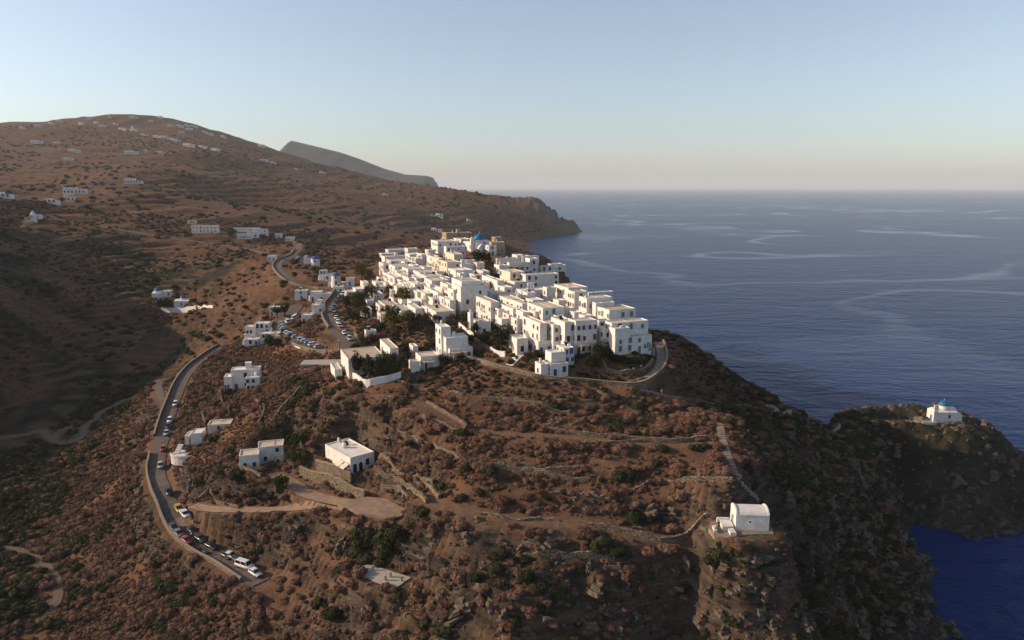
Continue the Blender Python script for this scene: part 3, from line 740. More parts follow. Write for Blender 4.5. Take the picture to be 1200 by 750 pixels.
# ------------------------------------------------------------------ churches, mills, villas
def dome_prof(r, z, n=7, k=1.0): return [(r*math.cos(a), z + k*r*math.sin(a)) for a in np.linspace(0, math.pi/2*.97, n)]
def cross(parent, x, y, z, s=1.0, m=None):
    mb = MB(); mb.box(x-.05*s,y-.05*s,z, x+.05*s,y+.05*s,z+1.1*s); mb.box(x-.35*s,y-.045*s,z+.65*s, x+.35*s,y+.045*s,z+.75*s)
    return mb.obj('cross', m or M_WHITE, parent)
def arch_wall(mb, x0, x1, z0, z1, y0, y1, holes, m=0, n=6):
    """gable-like wall with arched holes (xc, half width, sill z, spring z), built of strips"""
    xs = sorted(set([x0, x1] + [h[0]+h[1]*k for h in holes for k in np.linspace(-1, 1, 2*n+1)]))
    for a, b in zip(xs[:-1], xs[1:]):
        mid = (a+b)/2; hh = [h for h in holes if abs(mid-h[0]) < h[1]]
        if hh:
            h = hh[0]; f = lambda x: h[3] + math.sqrt(max(0, h[1]**2-(x-h[0])**2))
            mb.box(a,y0,z0, b,y1,h[2], m)
            mb.add([(a,y0,f(a)),(b,y0,f(b)),(b,y1,f(b)),(a,y1,f(a)),(a,y0,z1),(b,y0,z1),(b,y1,z1),(a,y1,z1)], [(0,3,2,1),(4,5,6,7),(0,1,5,4),(1,2,6,5),(2,3,7,6),(3,0,4,7)], m)
        else: mb.box(a,y0,z0, b,y1,z1, m)

# blue-domed church on the summit
p = at(557, 283, 6); r = R(20)
e = empty('church', (p[0], p[1], p[2]-6), r, 'white village church with a large turquoise-blue dome and bell tower on the summit', 'church', 'churches and chapels')
landmark(e, 'the blue-domed church')
mb = MB(); mb.box(0,0,-4, 9.2,7.5,6, 0, .05); mb.obj('wall', M_WHITE, e)
mb = MB(); mb.box(.2,.2,6.08, 9,7.3,6.2); mb.obj('roof', M_ROOFS[2], e)
mb = MB(); mb.lathe([(3.5,6.1),(3.5,6.8),(3.3,6.81)], 20, 0, 3.4, 3.6); mb.obj('drum', M_WHITE, e)
mb = MB(); mb.lathe(dome_prof(3.25, 6.8, 9, .95), 24, 0, 3.4, 3.6); d = mb.obj('dome', M_DOME, e, smooth=True); cross(d, 3.4, 3.6, 9.8, 1.5)
mb = MB(); mb.box(-2.4,1.0,-4, -.2,3.2,6.6, 0, .04); mb.box(-2.1,1.3,6.67, -.5,2.9,7.5, 0, .03); bt = mb.obj('bell_tower', M_WHITE, e)
mb = MB(); mb.lathe([(.9,7.6)] + dome_prof(.85, 7.6, 5), 12, 0, -1.3, 2.1); mb.obj('tower_cap', M_WHITE, e, smooth=True)
mb = MB(); mb.prism([(-.4,-4),(3.2,-4),(3.2,4.6),(2.2,4.2),(1.1,2.6),(.2,.2)], -3.2, -.1, 'y'); mb.obj('buttress', M_WHITE, e)
mb = MB(); mb.box(4.0,-3.0,-4, 8.8,-.1,3.6, 0, .05); mb.obj('narthex', M_WHITE, e)
link('window', win('dark', True), e, face_mtx(6.4,-3.1,1.2,'f')); link('window', win('dark'), e, face_mtx(5.5,-.12,4.2,'f')); link('window', win('dark', True), e, face_mtx(-2.55,2.1,2,'l'))
occupy([(p[0]-3,p[1]-4),(p[0]+11,p[1]-4),(p[0]+11,p[1]+9),(p[0]-3,p[1]+9)])

# chapel with a two-arched bell gable in the middle of the village
p = at(611, 340.5, 5.5); r = R(18)
e = empty('chapel', (p[0], p[1], p[2]-5.5), r, 'white village chapel with a two-arched bell gable below the blue balcony house', 'chapel', 'churches and chapels')
w = solve_len(p, math.cos(r), math.sin(r), 640)
roofed_block(e, 0, 0, w, 6, -4, 5.5, M_WHITE, M_ROOFS[2])
mb = MB(); arch_wall(mb, w*.27, w*.27+2.7, 5.42, 8.3, .3, .8, [(w*.27+.75,.38,6.0,7.0),(w*.27+1.95,.38,6.0,7.0)]); g_ = mb.obj('bell_gable', M_WHITE, e)
mb = MB(); mb.lathe([(.0,6.9),(.1,6.9),(.14,6.6),(.24,6.35),(.2,6.34)][::-1], 10, 0, w*.27+.75, .55); mb.obj('bell', M_IRON, g_)
link('window', win('navy'), e, face_mtx(w*.62,-.1,1.6,'f')); link('window', win('dark'), e, face_mtx(w*.85,-.1,2.6,'f'))
occupy([(p[0],p[1]),(p[0]+w,p[1]+2),(p[0]+w-2,p[1]+8),(p[0]-2,p[1]+6)])

# white chapel with a vaulted roof on the outcrop
p = pz(861.6, 620.5, 42.0); r = R(-4)
g0 = 42.0
e = empty('chapel', (p[0], p[1], g0), r, 'small white barrel-roofed chapel alone on the rocky outcrop at the end of the stone steps', 'chapel', 'churches and chapels')
w, l, h = 6.6, 4.6, 3.1
mb = MB(); mb.box(0,0,-2.5, w,l,h, 0, .03)
mb.obj('wall', M_WHITE, e)
n = 12; mb = MB(); pr = [(l/2-(l/2-.12)*math.cos(a), h+.02+.95*math.sin(a)) for a in np.linspace(0, math.pi, n)]
mb.prism(pr, .3, w-.3, 'x'); mb.obj('vault_roof', M_GREYW, e)
for x0 in (0, w-.29):
    mb = MB(); pr = [(l/2-l/2*math.cos(a), h+.025+1.2*math.sin(a)) for a in np.linspace(0, math.pi, n)]; mb.prism(pr, x0, x0+.29, 'x'); mb.obj('gable', M_WHITE, e)
mb = MB(); mb.box(0,-.04,h-.02, w,.11,h+.14, 0); mb.obj('eave', M_WHITE, e)
link('window', WIN.setdefault('tiny', window_mesh('dark', .42, .42)), e, face_mtx(w*.42,-.06,1.55,'f')); link('door', DOOR['brown'], e, face_mtx(-.06,l*.55,.02,'l'))
occupy([(p[0]-8,p[1]-4),(p[0]+8,p[1]-4),(p[0]+8,p[1]+6),(p[0]-8,p[1]+6)], .5)
CHAPEL = (p[0], p[1], g0, r)
pm = plain('pale_paving', (.27,.205,.15), (.13,.10,.075), scale=1.2, bump=.5)
e2 = empty('stone_terrace', (p[0], p[1], g0), r, 'irregular paved stone terrace with low benches in front of the lone chapel', 'terrace')
mb = MB(); mb.prism([(-5.2,.8),(-4.6,-2.2),(-2,-3.3),(1.2,-2.0),(4.2,-1.5),(7.2,-1.3),(7.6,.6),(7.2,4.0),(6.6,5.4),(-2.6,5.2),(-4.4,3)], -1.2, -.06, 'z'); mb.obj('paving', pm, e2)
for (a, b_, c_, d_, hh) in ((-2.6,-.2,-.4,2.8,.75),(-3.0,2.9,-.5,3.6,.9),(-1.6,-2.6,-.4,-.5,.55),(-4.5,-1.6,-3.9,.6,.5)):
    mb = MB(); mb.box(a,b_,-.3, c_,d_,hh, 0, .06); mb.obj('bench', M_GREYW, e2)

# church of the islet
p = pz(1095.5, 494.5, 24.2); r = R(2)
e = empty('church', (p[0], p[1], 24.2), r, 'small white church with blue dome and bell tower on the rocky islet above the sea', 'church', 'churches and chapels')
mb = MB(); mb.box(0,0,-2, 8.4,5.2,3.6, 0, .04); mb.obj('wall', M_WHITE, e)
mb = MB(); mb.prism([(-.05,3.62),(2.6,5.0),(5.25,3.62)], .02, 8.35, 'x'); mb.obj('roof', M_WHITE, e)
mb = MB(); mb.lathe([(1.9,4.3),(1.9,5.6),(1.8,5.61)], 16, 0, 4.4, 2.6); mb.obj('drum', M_WHITE, e)
mb = MB(); mb.lathe(dome_prof(1.75, 5.62, 8), 18, 0, 4.4, 2.6); d = mb.obj('dome', M_DOME, e, smooth=True); cross(d, 4.4, 2.6, 7.2, .9)
mb = MB(); arch_wall(mb, -.9, .6, -1, 6.6, -.35, .1, [(-.15,.4,4.2,5.3)]); bt = mb.obj('bell_tower', M_WHITE, e)
mb = MB(); mb.lathe([(.0,5.5),(.12,5.5),(.16,5.1),(.28,4.8),(.2,4.79)][::-1], 10, 0, -.15, -.12); mb.obj('bell', M_TERRA, bt)
mb = MB(); mb.box(8.5,.6,-2, 10.6,3.6,2.3, 0, .05); mb.obj('side_room', M_WHITE, e)
mb = MB(); mb.box(-5.6,-1.5,-1.5, -.2,-1.2,.45, 0, .05); mb.obj('parapet', M_GREYW, e)
mb = MB(); mb.prism([(-5.8,-1.19),(11,-1.0),(11.6,3.5),(9,7),(-4,6.5),(-6.2,3)], -1.5, -.05, 'z'); mb.obj('forecourt', pm, e)
link('window', win('dark'), e, face_mtx(5.3,-.08,1.4,'f')); link('door', DOOR['blue'], e, face_mtx(-.08,2.4,0,'l'))

# windmills
def mill(px, py, hw, hh, wallm, capm, label, capped=True):
    """px, py: foot centre in the picture; radius and height in metres"""
    q = at(px, py); e = empty('windmill', (q[0], q[1], q[2]-.2), 0, label, 'windmill', 'old windmills by the road')
    mb = MB(); mb.lathe([(hw,-2),(hw,0),(hw*.94,hh*.55),(hw*.9,hh),(hw*.8,hh+.01)], 20); mb.obj('tower', wallm, e, smooth=False)
    mb = MB(); mb.lathe([(hw*.98,hh+.02),(hw*.9,hh+.35),(hw*.55,hh+1.25),(hw*.12,hh+1.75)], 18); mb.obj('cap', capm, e)
    link('door', DOOR['dark'], e, face_mtx(.6,-hw*.99-.02,0,'f')); link('window', win('dark'), e, face_mtx(.5,-hw*.93-.02,hh*.68,'f'))
    occupy([(q[0]-4,q[1]-4),(q[0]+4,q[1]-4),(q[0]+4,q[1]+4),(q[0]-4,q[1]+4)]); return e
mill(369.8, 314, 2.75, 5.9, M_WHITE, M_DOME2, 'white round windmill tower with a deep blue cap and brown door')
mill(351, 312.5, 2.7, 5.2, M_STONEH, plain('slate_blue_cap', (.16,.19,.26), (.12,.14,.2)), 'bare brown stone windmill tower with a slate-blue cap')
landmark(mill(394, 332.5, 2.65, 4.6, M_WHITE, M_DOME, 'squat white windmill with a bright turquoise cap on a square base', False), 'the turquoise-capped windmill')
house([(356,303,10,2,3.6),(355.5,300,1.5,1,.5)], r=0, extras='', fw=0, lw=0, label='long white chapel wall between the two windmills', roof=2, cat='chapel', name='chapel')
house([(384,331,20,3,1.6)], r=0, extras='', fw=0, lw=0, label='white square terrace base under the turquoise-capped windmill', name='terrace_base', cat='terrace', roof=2)

# hillside monastery across the valley
def dome_chapel(px, py, w, l, h, dr, label, r=10, dm=None):
    q = at(px, py, h); e = empty('chapel', (q[0], q[1], q[2]-h), R(r), label, 'chapel', 'churches and chapels')
    mb = MB(); mb.box(0,0,-3, w,l,h, 0, .05); mb.obj('wall', M_WHITE, e)
    mb = MB(); mb.prism([(-.03,h+.05),(l*.5,h+1.0),(l+.03,h+.05)], .05, w-.05, 'x'); mb.obj('roof', M_WHITE, e)
    mb = MB(); mb.lathe([(dr*1.08,h),(dr*1.08,h+1.5),(dr,h+1.51)], 14, 0, w*.5, l*.5); mb.obj('drum', M_WHITE, e)
    mb = MB(); mb.lathe(dome_prof(dr, h+1.52, 7), 16, 0, w*.5, l*.5); d = mb.obj('dome', dm or M_DOME2, e, smooth=True); cross(d, w*.5, l*.5, h+1.45+dr, .8)
    link('window', win('dark'), e, face_mtx(w*.5,-.12,h*.5,'f')); link('door', DOOR['navy'], e, face_mtx(-.12,l*.5,0,'l'))
    occupy([(q[0]-2,q[1]-2),(q[0]+w+2,q[1]-2),(q[0]+w+2,q[1]+l+2),(q[0]-2,q[1]+l+2)]); return e
dome_chapel(177.5, 344, 5.8, 6, 8, 1.9, 'tall white chapel with a blue dome at the left end of the walled monastery')
dome_chapel(203.5, 353, 9.2, 7, 5.2, 1.5, 'wide white chapel with a small blue dome behind the monastery wall', 5)
landmark(house([(189,341,11,2,4)], r=8, extras='', label='low white monastery wing between the two domed chapels', roof=2), 'the walled monastery')
dome_chapel(34.5, 251, 3.6, 4, 6, 1.2, 'tiny white chapel with a tower-like dome on the far ridge road', 0, M_WHITE)
house([(37.5,251.5,8,1,4)], r=0, extras='', label='low white building beside the tiny chapel on the far ridge road', roof=2)

# a chapel-like house with terrace by the lower road
house([(223,508,13,3,4),(216,511,4,1,0)], r=8, extras='s', wc='dark', fw=2, roof=2, dens=.6, label='small white chapel-like house with a curved terrace above the lower road')
q = at(221, 534); e = empty('curved_terrace', (q[0], q[1], q[2]), 0, 'curved white terrace with steps in front of the small house by the road', 'terrace')
mb = MB()
pl = [(-5.4*math.cos(a), -2.8*math.sin(a)) for a in np.linspace(0, math.pi, 12)] + [(5.0,5),(-5.0,5)]
mb.prism(pl, -2.2, .5, 'z'); mb.obj('paving', M_GREYW, e)
for k in range(11):
    a, b_ = np.linspace(0, math.pi, 12)[k:k+2]
    mb = MB(); mb.prism([(-5.6*math.cos(a),-3.0*math.sin(a)),(-5.3*math.cos(a),-2.7*math.sin(a)),(-5.3*math.cos(b_),-2.7*math.sin(b_)),(-5.6*math.cos(b_),-3.0*math.sin(b_))], .503, 1.0, 'z'); mb.obj('parapet', M_WHITE, e)
for k in range(6):
    mb = MB(); mb.box(-4.6,.2+k*.55,.52+.32*k, -3.0,.2+(k+1)*.55-.004,.84+.32*k); mb.obj('step', M_WHITE, e)

# the two villas above the court
landmark(house([(280,534.5,23,3,4.4),(302,524,30,6,3.5),(322,541,17,3,.8)], r=16, fw=2, lw=3, wc='dark', door='brown', extras='', roof=0, dens=.7, label='white villa of stacked cubes with cream roof terraces above the gravel drive'), 'the villa')
landmark(house([(410,536.5,28,29,4.2),(411,531,10,12,4.0)], r=42, fw=0, lw=0, wc='dark', extras='ct', roof=2, dens=.7, label='square white villa with arched porch on a stone retaining wall'), 'the square villa')
VB = HOUSES[-1][0]
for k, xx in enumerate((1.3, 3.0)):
    mb = MB(); mb.prism([(xx-.55,0),(xx+.55,0),(xx+.55,1.7),(xx+.4,2.1),(xx,2.3),(xx-.4,2.1),(xx-.55,1.7)], -.14, -.1, 'y'); mb.obj('archway_shade', M_DARK, VB)  # flat dark panels on the wall paint the shade inside the open arches
link('window', win('dark', True), VB, face_mtx(5.0,-.1,1.0,'f'))
for yy in (1.6, 4.4): link('window', win('dark'), VB, face_mtx(-.1,yy,1.2,'l'))
for yy in (1.4, 3.9):
    mb = MB(); mb.prism([(-.12,2.4),(-1.9,1.45),(-1.9,1.38),(-.12,2.3)], yy-1.0, yy+1.0, 'y'); mb.obj('awning', plain('canvas', (.62,.56,.47), (.5,.45,.38)), VB)

# unfinished concrete frames below the hairpin
def frame(px, py, w, l, label):
    q = at(px, py, 3.4); r = R(4); e = empty('building_shell', (q[0], q[1], q[2]-3.4), r, label, 'building shell')
    mb = MB(); mb.box(-.4,-.5,3.1, w+.4,l+.4,3.42, 0, .03); mb.obj('roof_slab', M_CONC, e)
    mb = MB(); mb.box(-.2,-.3,-.3, w+.2,l+.2,-.05); mb.obj('floor_slab', M_CONC, e)
    for x in (0, w/2-.2, w-.4):
        for y in (0, l-.4):
            mb = MB(); mb.box(x,y,-3.2, x+.4,y+.4,-.303); mb.box(x,y,-.047, x+.4,y+.4,3.06); mb.obj('column', M_CONC, e)
    mb = MB(); mb.box(.42,l-.2,-.04, w-.42,l-.05,3.0); mb.obj('back_wall', M_CONC, e)
    mb = MB(); mb.box(.42,.1,-.04, w/2-.22,.25,1.0); mb.obj('low_wall', M_CONC, e)
    occupy([(q[0]-1,q[1]-1),(q[0]+w+1,q[1]-1),(q[0]+w+1,q[1]+l+1),(q[0]-1,q[1]+l+1)])
frame(353, 427, 6.6, 6, 'unfinished concrete frame with thick columns below the hairpin wall')
frame(376, 427, 6.2, 6, 'second unfinished concrete frame beside the long grey house')

# ------------------------------------------------------------------ level the ground under what stands on it, then make the ground sheet
for t_, zz in (([(845,618),(852,633),(870,637),(905,630),(913,620),(900,612),(860,610)], 41.8),):
    PADS.append(([pz(*q, zz)[:2] for q in t_], zz, 1.0, 5.0))
for t_ in ([(396,590),(430,582),(452,584),(482,600),(462,607),(420,600)], [(409,668),(432,661),(482,676.5),(462,690)]):
    zz = float(np.mean([at(*q)[2] for q in t_])); PADS.append(([pz(*q, zz)[:2] for q in t_], zz, .8, 4.0))
PADZ = {}
def seg_dist(poly, X, Y):
    d = np.full(X.shape, 1e9); n = len(poly)
    for i in range(n):
        ax, ay = poly[i]; bx, by = poly[(i+1) % n]; vx, vy = bx-ax, by-ay
        t = np.clip(((X-ax)*vx+(Y-ay)*vy)/(vx*vx+vy*vy+1e-9), 0, 1)
        d = np.minimum(d, np.hypot(X-ax-t*vx, Y-ay-t*vy))
    return np.where(inside(poly, X, Y), 0, d)
PD = np.full(Z.shape, 1e9); PZ = np.zeros(Z.shape); PW = np.zeros(Z.shape)
for poly, zz, fl, fo in PADS:
    P = np.array(poly); x0, y0 = P.min(0)-8; x1, y1 = P.max(0)+8
    i0, i1 = np.searchsorted(XS, [x0, x1]); j0, j1 = np.searchsorted(YS, [y0, y1])
    if i1-i0 < 1 or j1-j0 < 1: continue
    d = seg_dist(poly, GX[j0:j1, i0:i1], GY[j0:j1, i0:i1])
    wgt = 1 - sstep(fl, fl+fo, d)
    k = wgt > PW[j0:j1, i0:i1]
    PW[j0:j1, i0:i1][k] = wgt[k]; PZ[j0:j1, i0:i1][k] = zz - .05
PW = PW*(1-cut*.97)
Z = Z*(1-PW) + PZ*PW
def ground_material():
    m, nt, lk, bs = nodes_of('dry_hillside')
    bs.inputs['Roughness'].default_value = 0.95; bs.inputs['Specular IOR Level'].default_value = 0.1
    g = N(nt, 'ShaderNodeNewGeometry')
    def noise(scale, detail=5, rough=0.6, vec=None):
        n = N(nt, 'ShaderNodeTexNoise', Scale=scale, Detail=detail, Roughness=rough)
        lk.new(vec or g.outputs['Position'], n.inputs['Vector']); return n.outputs['Fac']
    def ramp(src, stops):
        r = nt.new('ShaderNodeValToRGB'); e = r.color_ramp.elements
        while len(e) < len(stops): e.new(0.5)
        for k, (p, c) in enumerate(stops): e[k].position = p; e[k].color = (*c, 1) if len(c) == 3 else c
        lk.new(src, r.inputs['Fac']); return r.outputs['Color']
    def mix(fac, a, b, bt='MIX'):
        x = nt.new('ShaderNodeMix'); x.data_type = 'RGBA'; x.blend_type = bt
        if isinstance(fac, float): x.inputs[0].default_value = fac
        else: lk.new(fac, x.inputs[0])
        for s, v in ((6, a), (7, b)):
            if isinstance(v, tuple): x.inputs[s].default_value = (*v, 1)
            else: lk.new(v, x.inputs[s])
        return x.outputs[2]
    def attr(n):
        a = nt.new('ShaderNodeAttribute'); a.attribute_name = n; return a.outputs['Fac']
    def mul(a, b):
        x = nt.new('ShaderNodeMath'); x.operation = 'MULTIPLY'
        for s, v in ((0, a), (1, b)):
            if isinstance(v, float): x.inputs[s].default_value = v
            else: lk.new(v, x.inputs[s])
        return x.outputs[0]
    soil = ramp(noise(0.09, 8, .7), [(0.32, (.064,.033,.020)), (0.5, (.130,.065,.038)), (0.66, (.215,.108,.060))])
    grass = ramp(noise(0.9, 6, .7), [(0.3, (.062,.034,.021)), (0.7, (.19,.10,.056))])
    c = mix(0.45, soil, grass)
    # twiggy scrub seen from afar: dark specks
    vo = N(nt, 'ShaderNodeTexVoronoi', Scale=0.33, Randomness=1.0); lk.new(g.outputs['Position'], vo.inputs['Vector'])
    sp = ramp(vo.outputs['Distance'], [(0.22, (1,1,1)), (0.52, (0,0,0))])
    spm = mul(sp, ramp(noise(0.03, 4), [(0.36, (0,0,0)), (0.56, (1,1,1))]))
    c = mix(mul(spm, attr('far')), c, (.024,.020,.014))
    vo2 = N(nt, 'ShaderNodeTexVoronoi', Scale=0.085, Randomness=1.0); lk.new(g.outputs['Position'], vo2.inputs['Vector'])
    sp2 = ramp(vo2.outputs['Distance'], [(0.18, (1,1,1)), (0.5, (0,0,0))])
    c = mix(mul(sp2, attr('veryfar')), c, (.020,.019,.014))
    # rock where it is steep
    sm = N(nt, 'ShaderNodeMapping'); sm.inputs['Rotation'].default_value = (R(12), R(-24), R(20)); sm.inputs['Scale'].default_value = (.10, .10, .85); lk.new(g.outputs['Position'], sm.inputs['Vector'])
    rk = ramp(noise(1.0, 9, .72, sm.outputs[0]), [(0.34, (.014,.013,.011)), (0.47, (.050,.043,.034)), (0.58, (.105,.09,.07)), (0.68, (.20,.175,.14))])
    c = mix(attr('rock'), c, rk)
    pr = ramp(noise(0.5, 9, .75), [(0.3, (.05,.044,.038)), (0.5, (.14,.118,.095)), (0.7, (.26,.215,.17))])
    c = mix(attr('pale'), c, pr)
    # green scrub and olive ground in the valley
    gr = ramp(noise(0.12, 6, .65), [(0.35, (.013,.015,.009)), (0.52, (.026,.025,.014)), (0.7, (.055,.041,.025))])
    c = mix(attr('green'), c, gr)
    dirt = ramp(noise(0.6, 6, .6), [(0.3, (.11,.066,.042)), (0.7, (.20,.122,.078))])
    c = mix(attr('path'), c, dirt)
    lk.new(c, bs.inputs['Base Color'])
    b1 = N(nt, 'ShaderNodeBump', Strength=0.8, Distance=0.6)
    lk.new(noise(1.3, 9, .7), b1.inputs['Height'])
    b3 = N(nt, 'ShaderNodeBump', Strength=0.9, Distance=1.6); lk.new(mul(noise(1.0, 8, .7, sm.outputs[0]), attr('rock')), b3.inputs['Height'])
    lk.new(b1.outputs['Normal'], b3.inputs['Normal']); b1 = b3
    b2 = N(nt, 'ShaderNodeBump', Strength=0.5, Distance=5.0)
    lk.new(mul(noise(0.12, 8, .65), attr('far')), b2.inputs['Height'])
    lk.new(b1.outputs['Normal'], b2.inputs['Normal'])
    lk.new(b2.outputs['Normal'], bs.inputs['Normal'])
    return m
M_GROUND = ground_material()
ny, nx = Z.shape
idx = np.arange(nx*ny).reshape(ny, nx)
fc = np.stack([idx[:-1,:-1], idx[:-1,1:], idx[1:,1:], idx[1:,:-1]], -1).reshape(-1, 4)
zq = (Z[:-1,:-1]+Z[:-1,1:]+Z[1:,1:]+Z[1:,:-1]).ravel()/4
fc = fc[zq > -14]
me = np_mesh('ground', np.stack([GX.ravel(), GY.ravel(), Z.ravel()], 1), fc, M_GROUND, smooth=True)
gy2, gx2 = np.gradient(Z, YS, XS); SL2 = np.hypot(gx2, gy2)
rock_a = np.clip(sstep(0.75, 1.5, SL2)*0.8*near + 0.65*sstep(.35,.9,rockm)*sstep(.4,.62,fbm(GX/9,GY/9,51,4)) + sstep(9,2,Z)*sstep(60,90,GX)*.9 + cape*sstep(.25,.7,SL2) + crag*.95 + .6*fore*sstep(.35,.6,fbm(GX/7,GY/7,52)), 0, 1)*(1-ROADM)
valley = (1-sstep(-14, 10, GX - np.interp(GY, [120,165,212,280,350,500], [-105,-125,-150,-172,-170,-190])))*(1-sstep(480,800,GY))
green_a = np.clip(valley*(0.25+0.9*sstep(.38,.6,fbm(GX/30,GY/30,61,4))) + 0.35*sstep(.55,.7,fbm(GX/14,GY/14,62,4))*near + .7*sstep(50,70,GX)*(GY < 310)*near, 0, 1)*(1-ROADM)
path_a = np.clip(ROADM*0.9 + TM*0.75*(1-sstep(.45,.7,fr))*sstep(.42,.6,fbm(GX/11,GY/11,63)), 0, 1)
path_a = np.maximum(path_a, 0.55*VM)
for nm, arr in (('rock', rock_a), ('green', green_a), ('path', path_a), ('pale', np.clip(crag*(1-sstep(3,13,Z))*.8*sstep(.35,.6,fbm(GX/12,GY/12,57)) + cape*sstep(.12,.5,SL2)*.95, 0, 1)), ('far', sstep(230,420,dist)), ('veryfar', sstep(600,1100,dist)*0.8)):
    a = me.attributes.new(nm, 'FLOAT', 'POINT'); a.data.foreach_set('value', np.asarray(arr, np.float32).ravel())
GROUND = tag(link('ground', me), 'dry brown terraced hillside, valley and headland around the white village', kind='structure')

# ------------------------------------------------------------------ sea
def sea_material():
    m, nt, lk, bs = nodes_of('sea_water')
    bs.inputs['Base Color'].default_value = (.0040,.024,.100,1)
    bs.inputs['IOR'].default_value = 1.33
    bs.inputs['Specular IOR Level'].default_value = 0.055
    g = N(nt, 'ShaderNodeNewGeometry')
    def mapped(sx, sy, rot):
        mp = N(nt, 'ShaderNodeMapping'); mp.inputs['Scale'].default_value = (sx, sy, 1.0); mp.inputs['Rotation'].default_value = (0,0,R(rot))
        lk.new(g.outputs['Position'], mp.inputs['Vector']); return mp.outputs[0]
    def math_(op, a, b=None, c=None):
        x = nt.new('ShaderNodeMath'); x.operation = op
        for k, v in enumerate((a, b, c)):
            if v is None: continue
            if isinstance(v, (int, float)): x.inputs[k].default_value = v
            else: lk.new(v, x.inputs[k])
        return x.outputs[0]
    # slicks: thin winding bands of calm water where the wind lines gather
    n1 = N(nt, 'ShaderNodeTexNoise', Scale=1.0, Detail=2.5, Roughness=.45, Distortion=.5); lk.new(mapped(.0019, .0028, 35), n1.inputs['Vector'])
    n2 = N(nt, 'ShaderNodeTexNoise', Scale=1.0, Detail=3.0, Roughness=.5); lk.new(mapped(.0009, .0016, 10), n2.inputs['Vector'])
    line = N(nt, 'ShaderNodeMapRange', _interpolation_type='SMOOTHSTEP'); line.inputs['From Min'].default_value = .030; line.inputs['From Max'].default_value = .004
    lk.new(math_('ABSOLUTE', math_('SUBTRACT', n1.outputs['Fac'], .5)), line.inputs['Value'])
    gate = N(nt, 'ShaderNodeMapRange', _interpolation_type='SMOOTHSTEP'); gate.inputs['From Min'].default_value = .40; gate.inputs['From Max'].default_value = .55
    lk.new(n2.outputs['Fac'], gate.inputs['Value'])
    slick = math_('MULTIPLY', line.outputs[0], gate.outputs[0])
    strength = math_('MULTIPLY_ADD', slick, -.72, 1.0)
    lk.new(math_('MULTIPLY_ADD', slick, -.08, .24), bs.inputs['Roughness'])
    prev = None
    for sc, dst, sx in ((0.035, 3.2, 2.0), (0.11, 1.5, 1.9), (0.40, 0.55, 1.6)):
        nz = N(nt, 'ShaderNodeTexNoise', Scale=1.0, Detail=4.0, Roughness=.6, Distortion=.5); lk.new(mapped(sc/sx, sc, 10), nz.inputs['Vector'])
        b = N(nt, 'ShaderNodeBump', Distance=dst); lk.new(strength, b.inputs['Strength'])
        lk.new(nz.outputs['Fac'], b.inputs['Height'])
        if prev: lk.new(prev, b.inputs['Normal'])
        prev = b.outputs['Normal']
    lk.new(prev, bs.inputs['Normal'])
    return m
M_SEA = sea_material()
mb = MB(); S = 42000
mb.add([(-S,-1400,0),(S,-1400,0),(S,S,0),(-S,S,0)], [(0,1,2,3)])
tag(mb.obj('sea', M_SEA), 'deep blue rippled sea with pale wind streaks reaching the horizon', kind='structure')

# ------------------------------------------------------------------ island ridge behind
hx = np.linspace(-2300, 50, 150); hy = np.linspace(4300, 6500, 60)
prof = [(300,205),(320,192),(335,180),(346,167.5),(360,171),(380,176),(400,181),(425,190),(450,200),(475,207),(500,208.5),(508,211),(513,219),(520,225)]
pxx = np.array([pd(a, 219, 5400)[0] for a, b in prof]); pzz = np.array([pd(a, b, 5400)[2] for a, b in prof]); pzz += 28; pzz[-2:] = -20
HX, HY = np.meshgrid(hx, hy)
HZ = np.interp(HX, pxx, pzz)*np.exp(-((HY-5400)/620)**2)
HZ = HZ + (np.exp(-((HY-5400)/620)**2) > .0)*(60*(ridged(HX/420,HY/420,91,4)-.62))*sstep(0,200,np.abs(HY-5400)) - 12
ii = np.arange(HX.size).reshape(HX.shape)
hf = np.stack([ii[:-1,:-1], ii[:-1,1:], ii[1:,1:], ii[1:,:-1]], -1).reshape(-1,4)
me = np_mesh('far_hill', np.stack([HX.ravel(), HY.ravel(), HZ.ravel()],1), hf, plain('far_scrub', (.045,.045,.045), (.03,.03,.032), scale=.02), smooth=True)
tag(link('far_hill', me), 'hazy blue grey ridge rising behind the headland', kind='structure')

# ------------------------------------------------------------------ haze
mh, nt, lk, bs = nodes_of('sea_haze')
nt.remove(bs)
pv = nt.new('ShaderNodeVolumePrincipled')
pv.inputs['Color'].default_value = (.80,.85,.88,1)
pv.inputs['Density'].default_value = 0.00005
pv.inputs['Anisotropy'].default_value = 0.0
lk.new(pv.outputs[0], nt['Material Output'].inputs['Volume'])
mb = MB(); mb.box(-42500,-1500,-60, 42500,42500,475)
tag(mb.obj('haze', mh), 'pale sea haze softening the far hills and the horizon', kind='stuff')
# concrete platform with posts on the lower slope
a_, b_, c_, d_ = [np.array(see(*t)) for t in ((409,667),(432,662),(482,677),(462,690))]
zc = float(np.mean([a_[2], b_[2], c_[2], d_[2]])) + .25
e = empty('concrete_platform', (*((a_+c_)/2)[:2], zc), 0, 'flat bare concrete platform with stub posts on the lower slope', 'platform')
qs = [pz(*t, zc) for t in ((409,668),(432,661),(482,676.5),(462,690))]; o = ((a_+c_)/2)
mb = MB(); mb.prism([(q[0]-o[0], q[1]-o[1]) for q in qs][::-1], -1.2, 0, 'z'); mb.obj('slab', M_CONC, e)
for t in ((424,671),(437,668),(452,680),(458,676),(471,681)):
    q = pz(*t, zc); mb = MB(); mb.box(q[0]-o[0]-.2,q[1]-o[1]-.2,.004, q[0]-o[0]+.2,q[1]-o[1]+.2,1.1, 0, .03); mb.obj('post', M_CONC, e)
occupy([(q[0],q[1]) for q in qs])

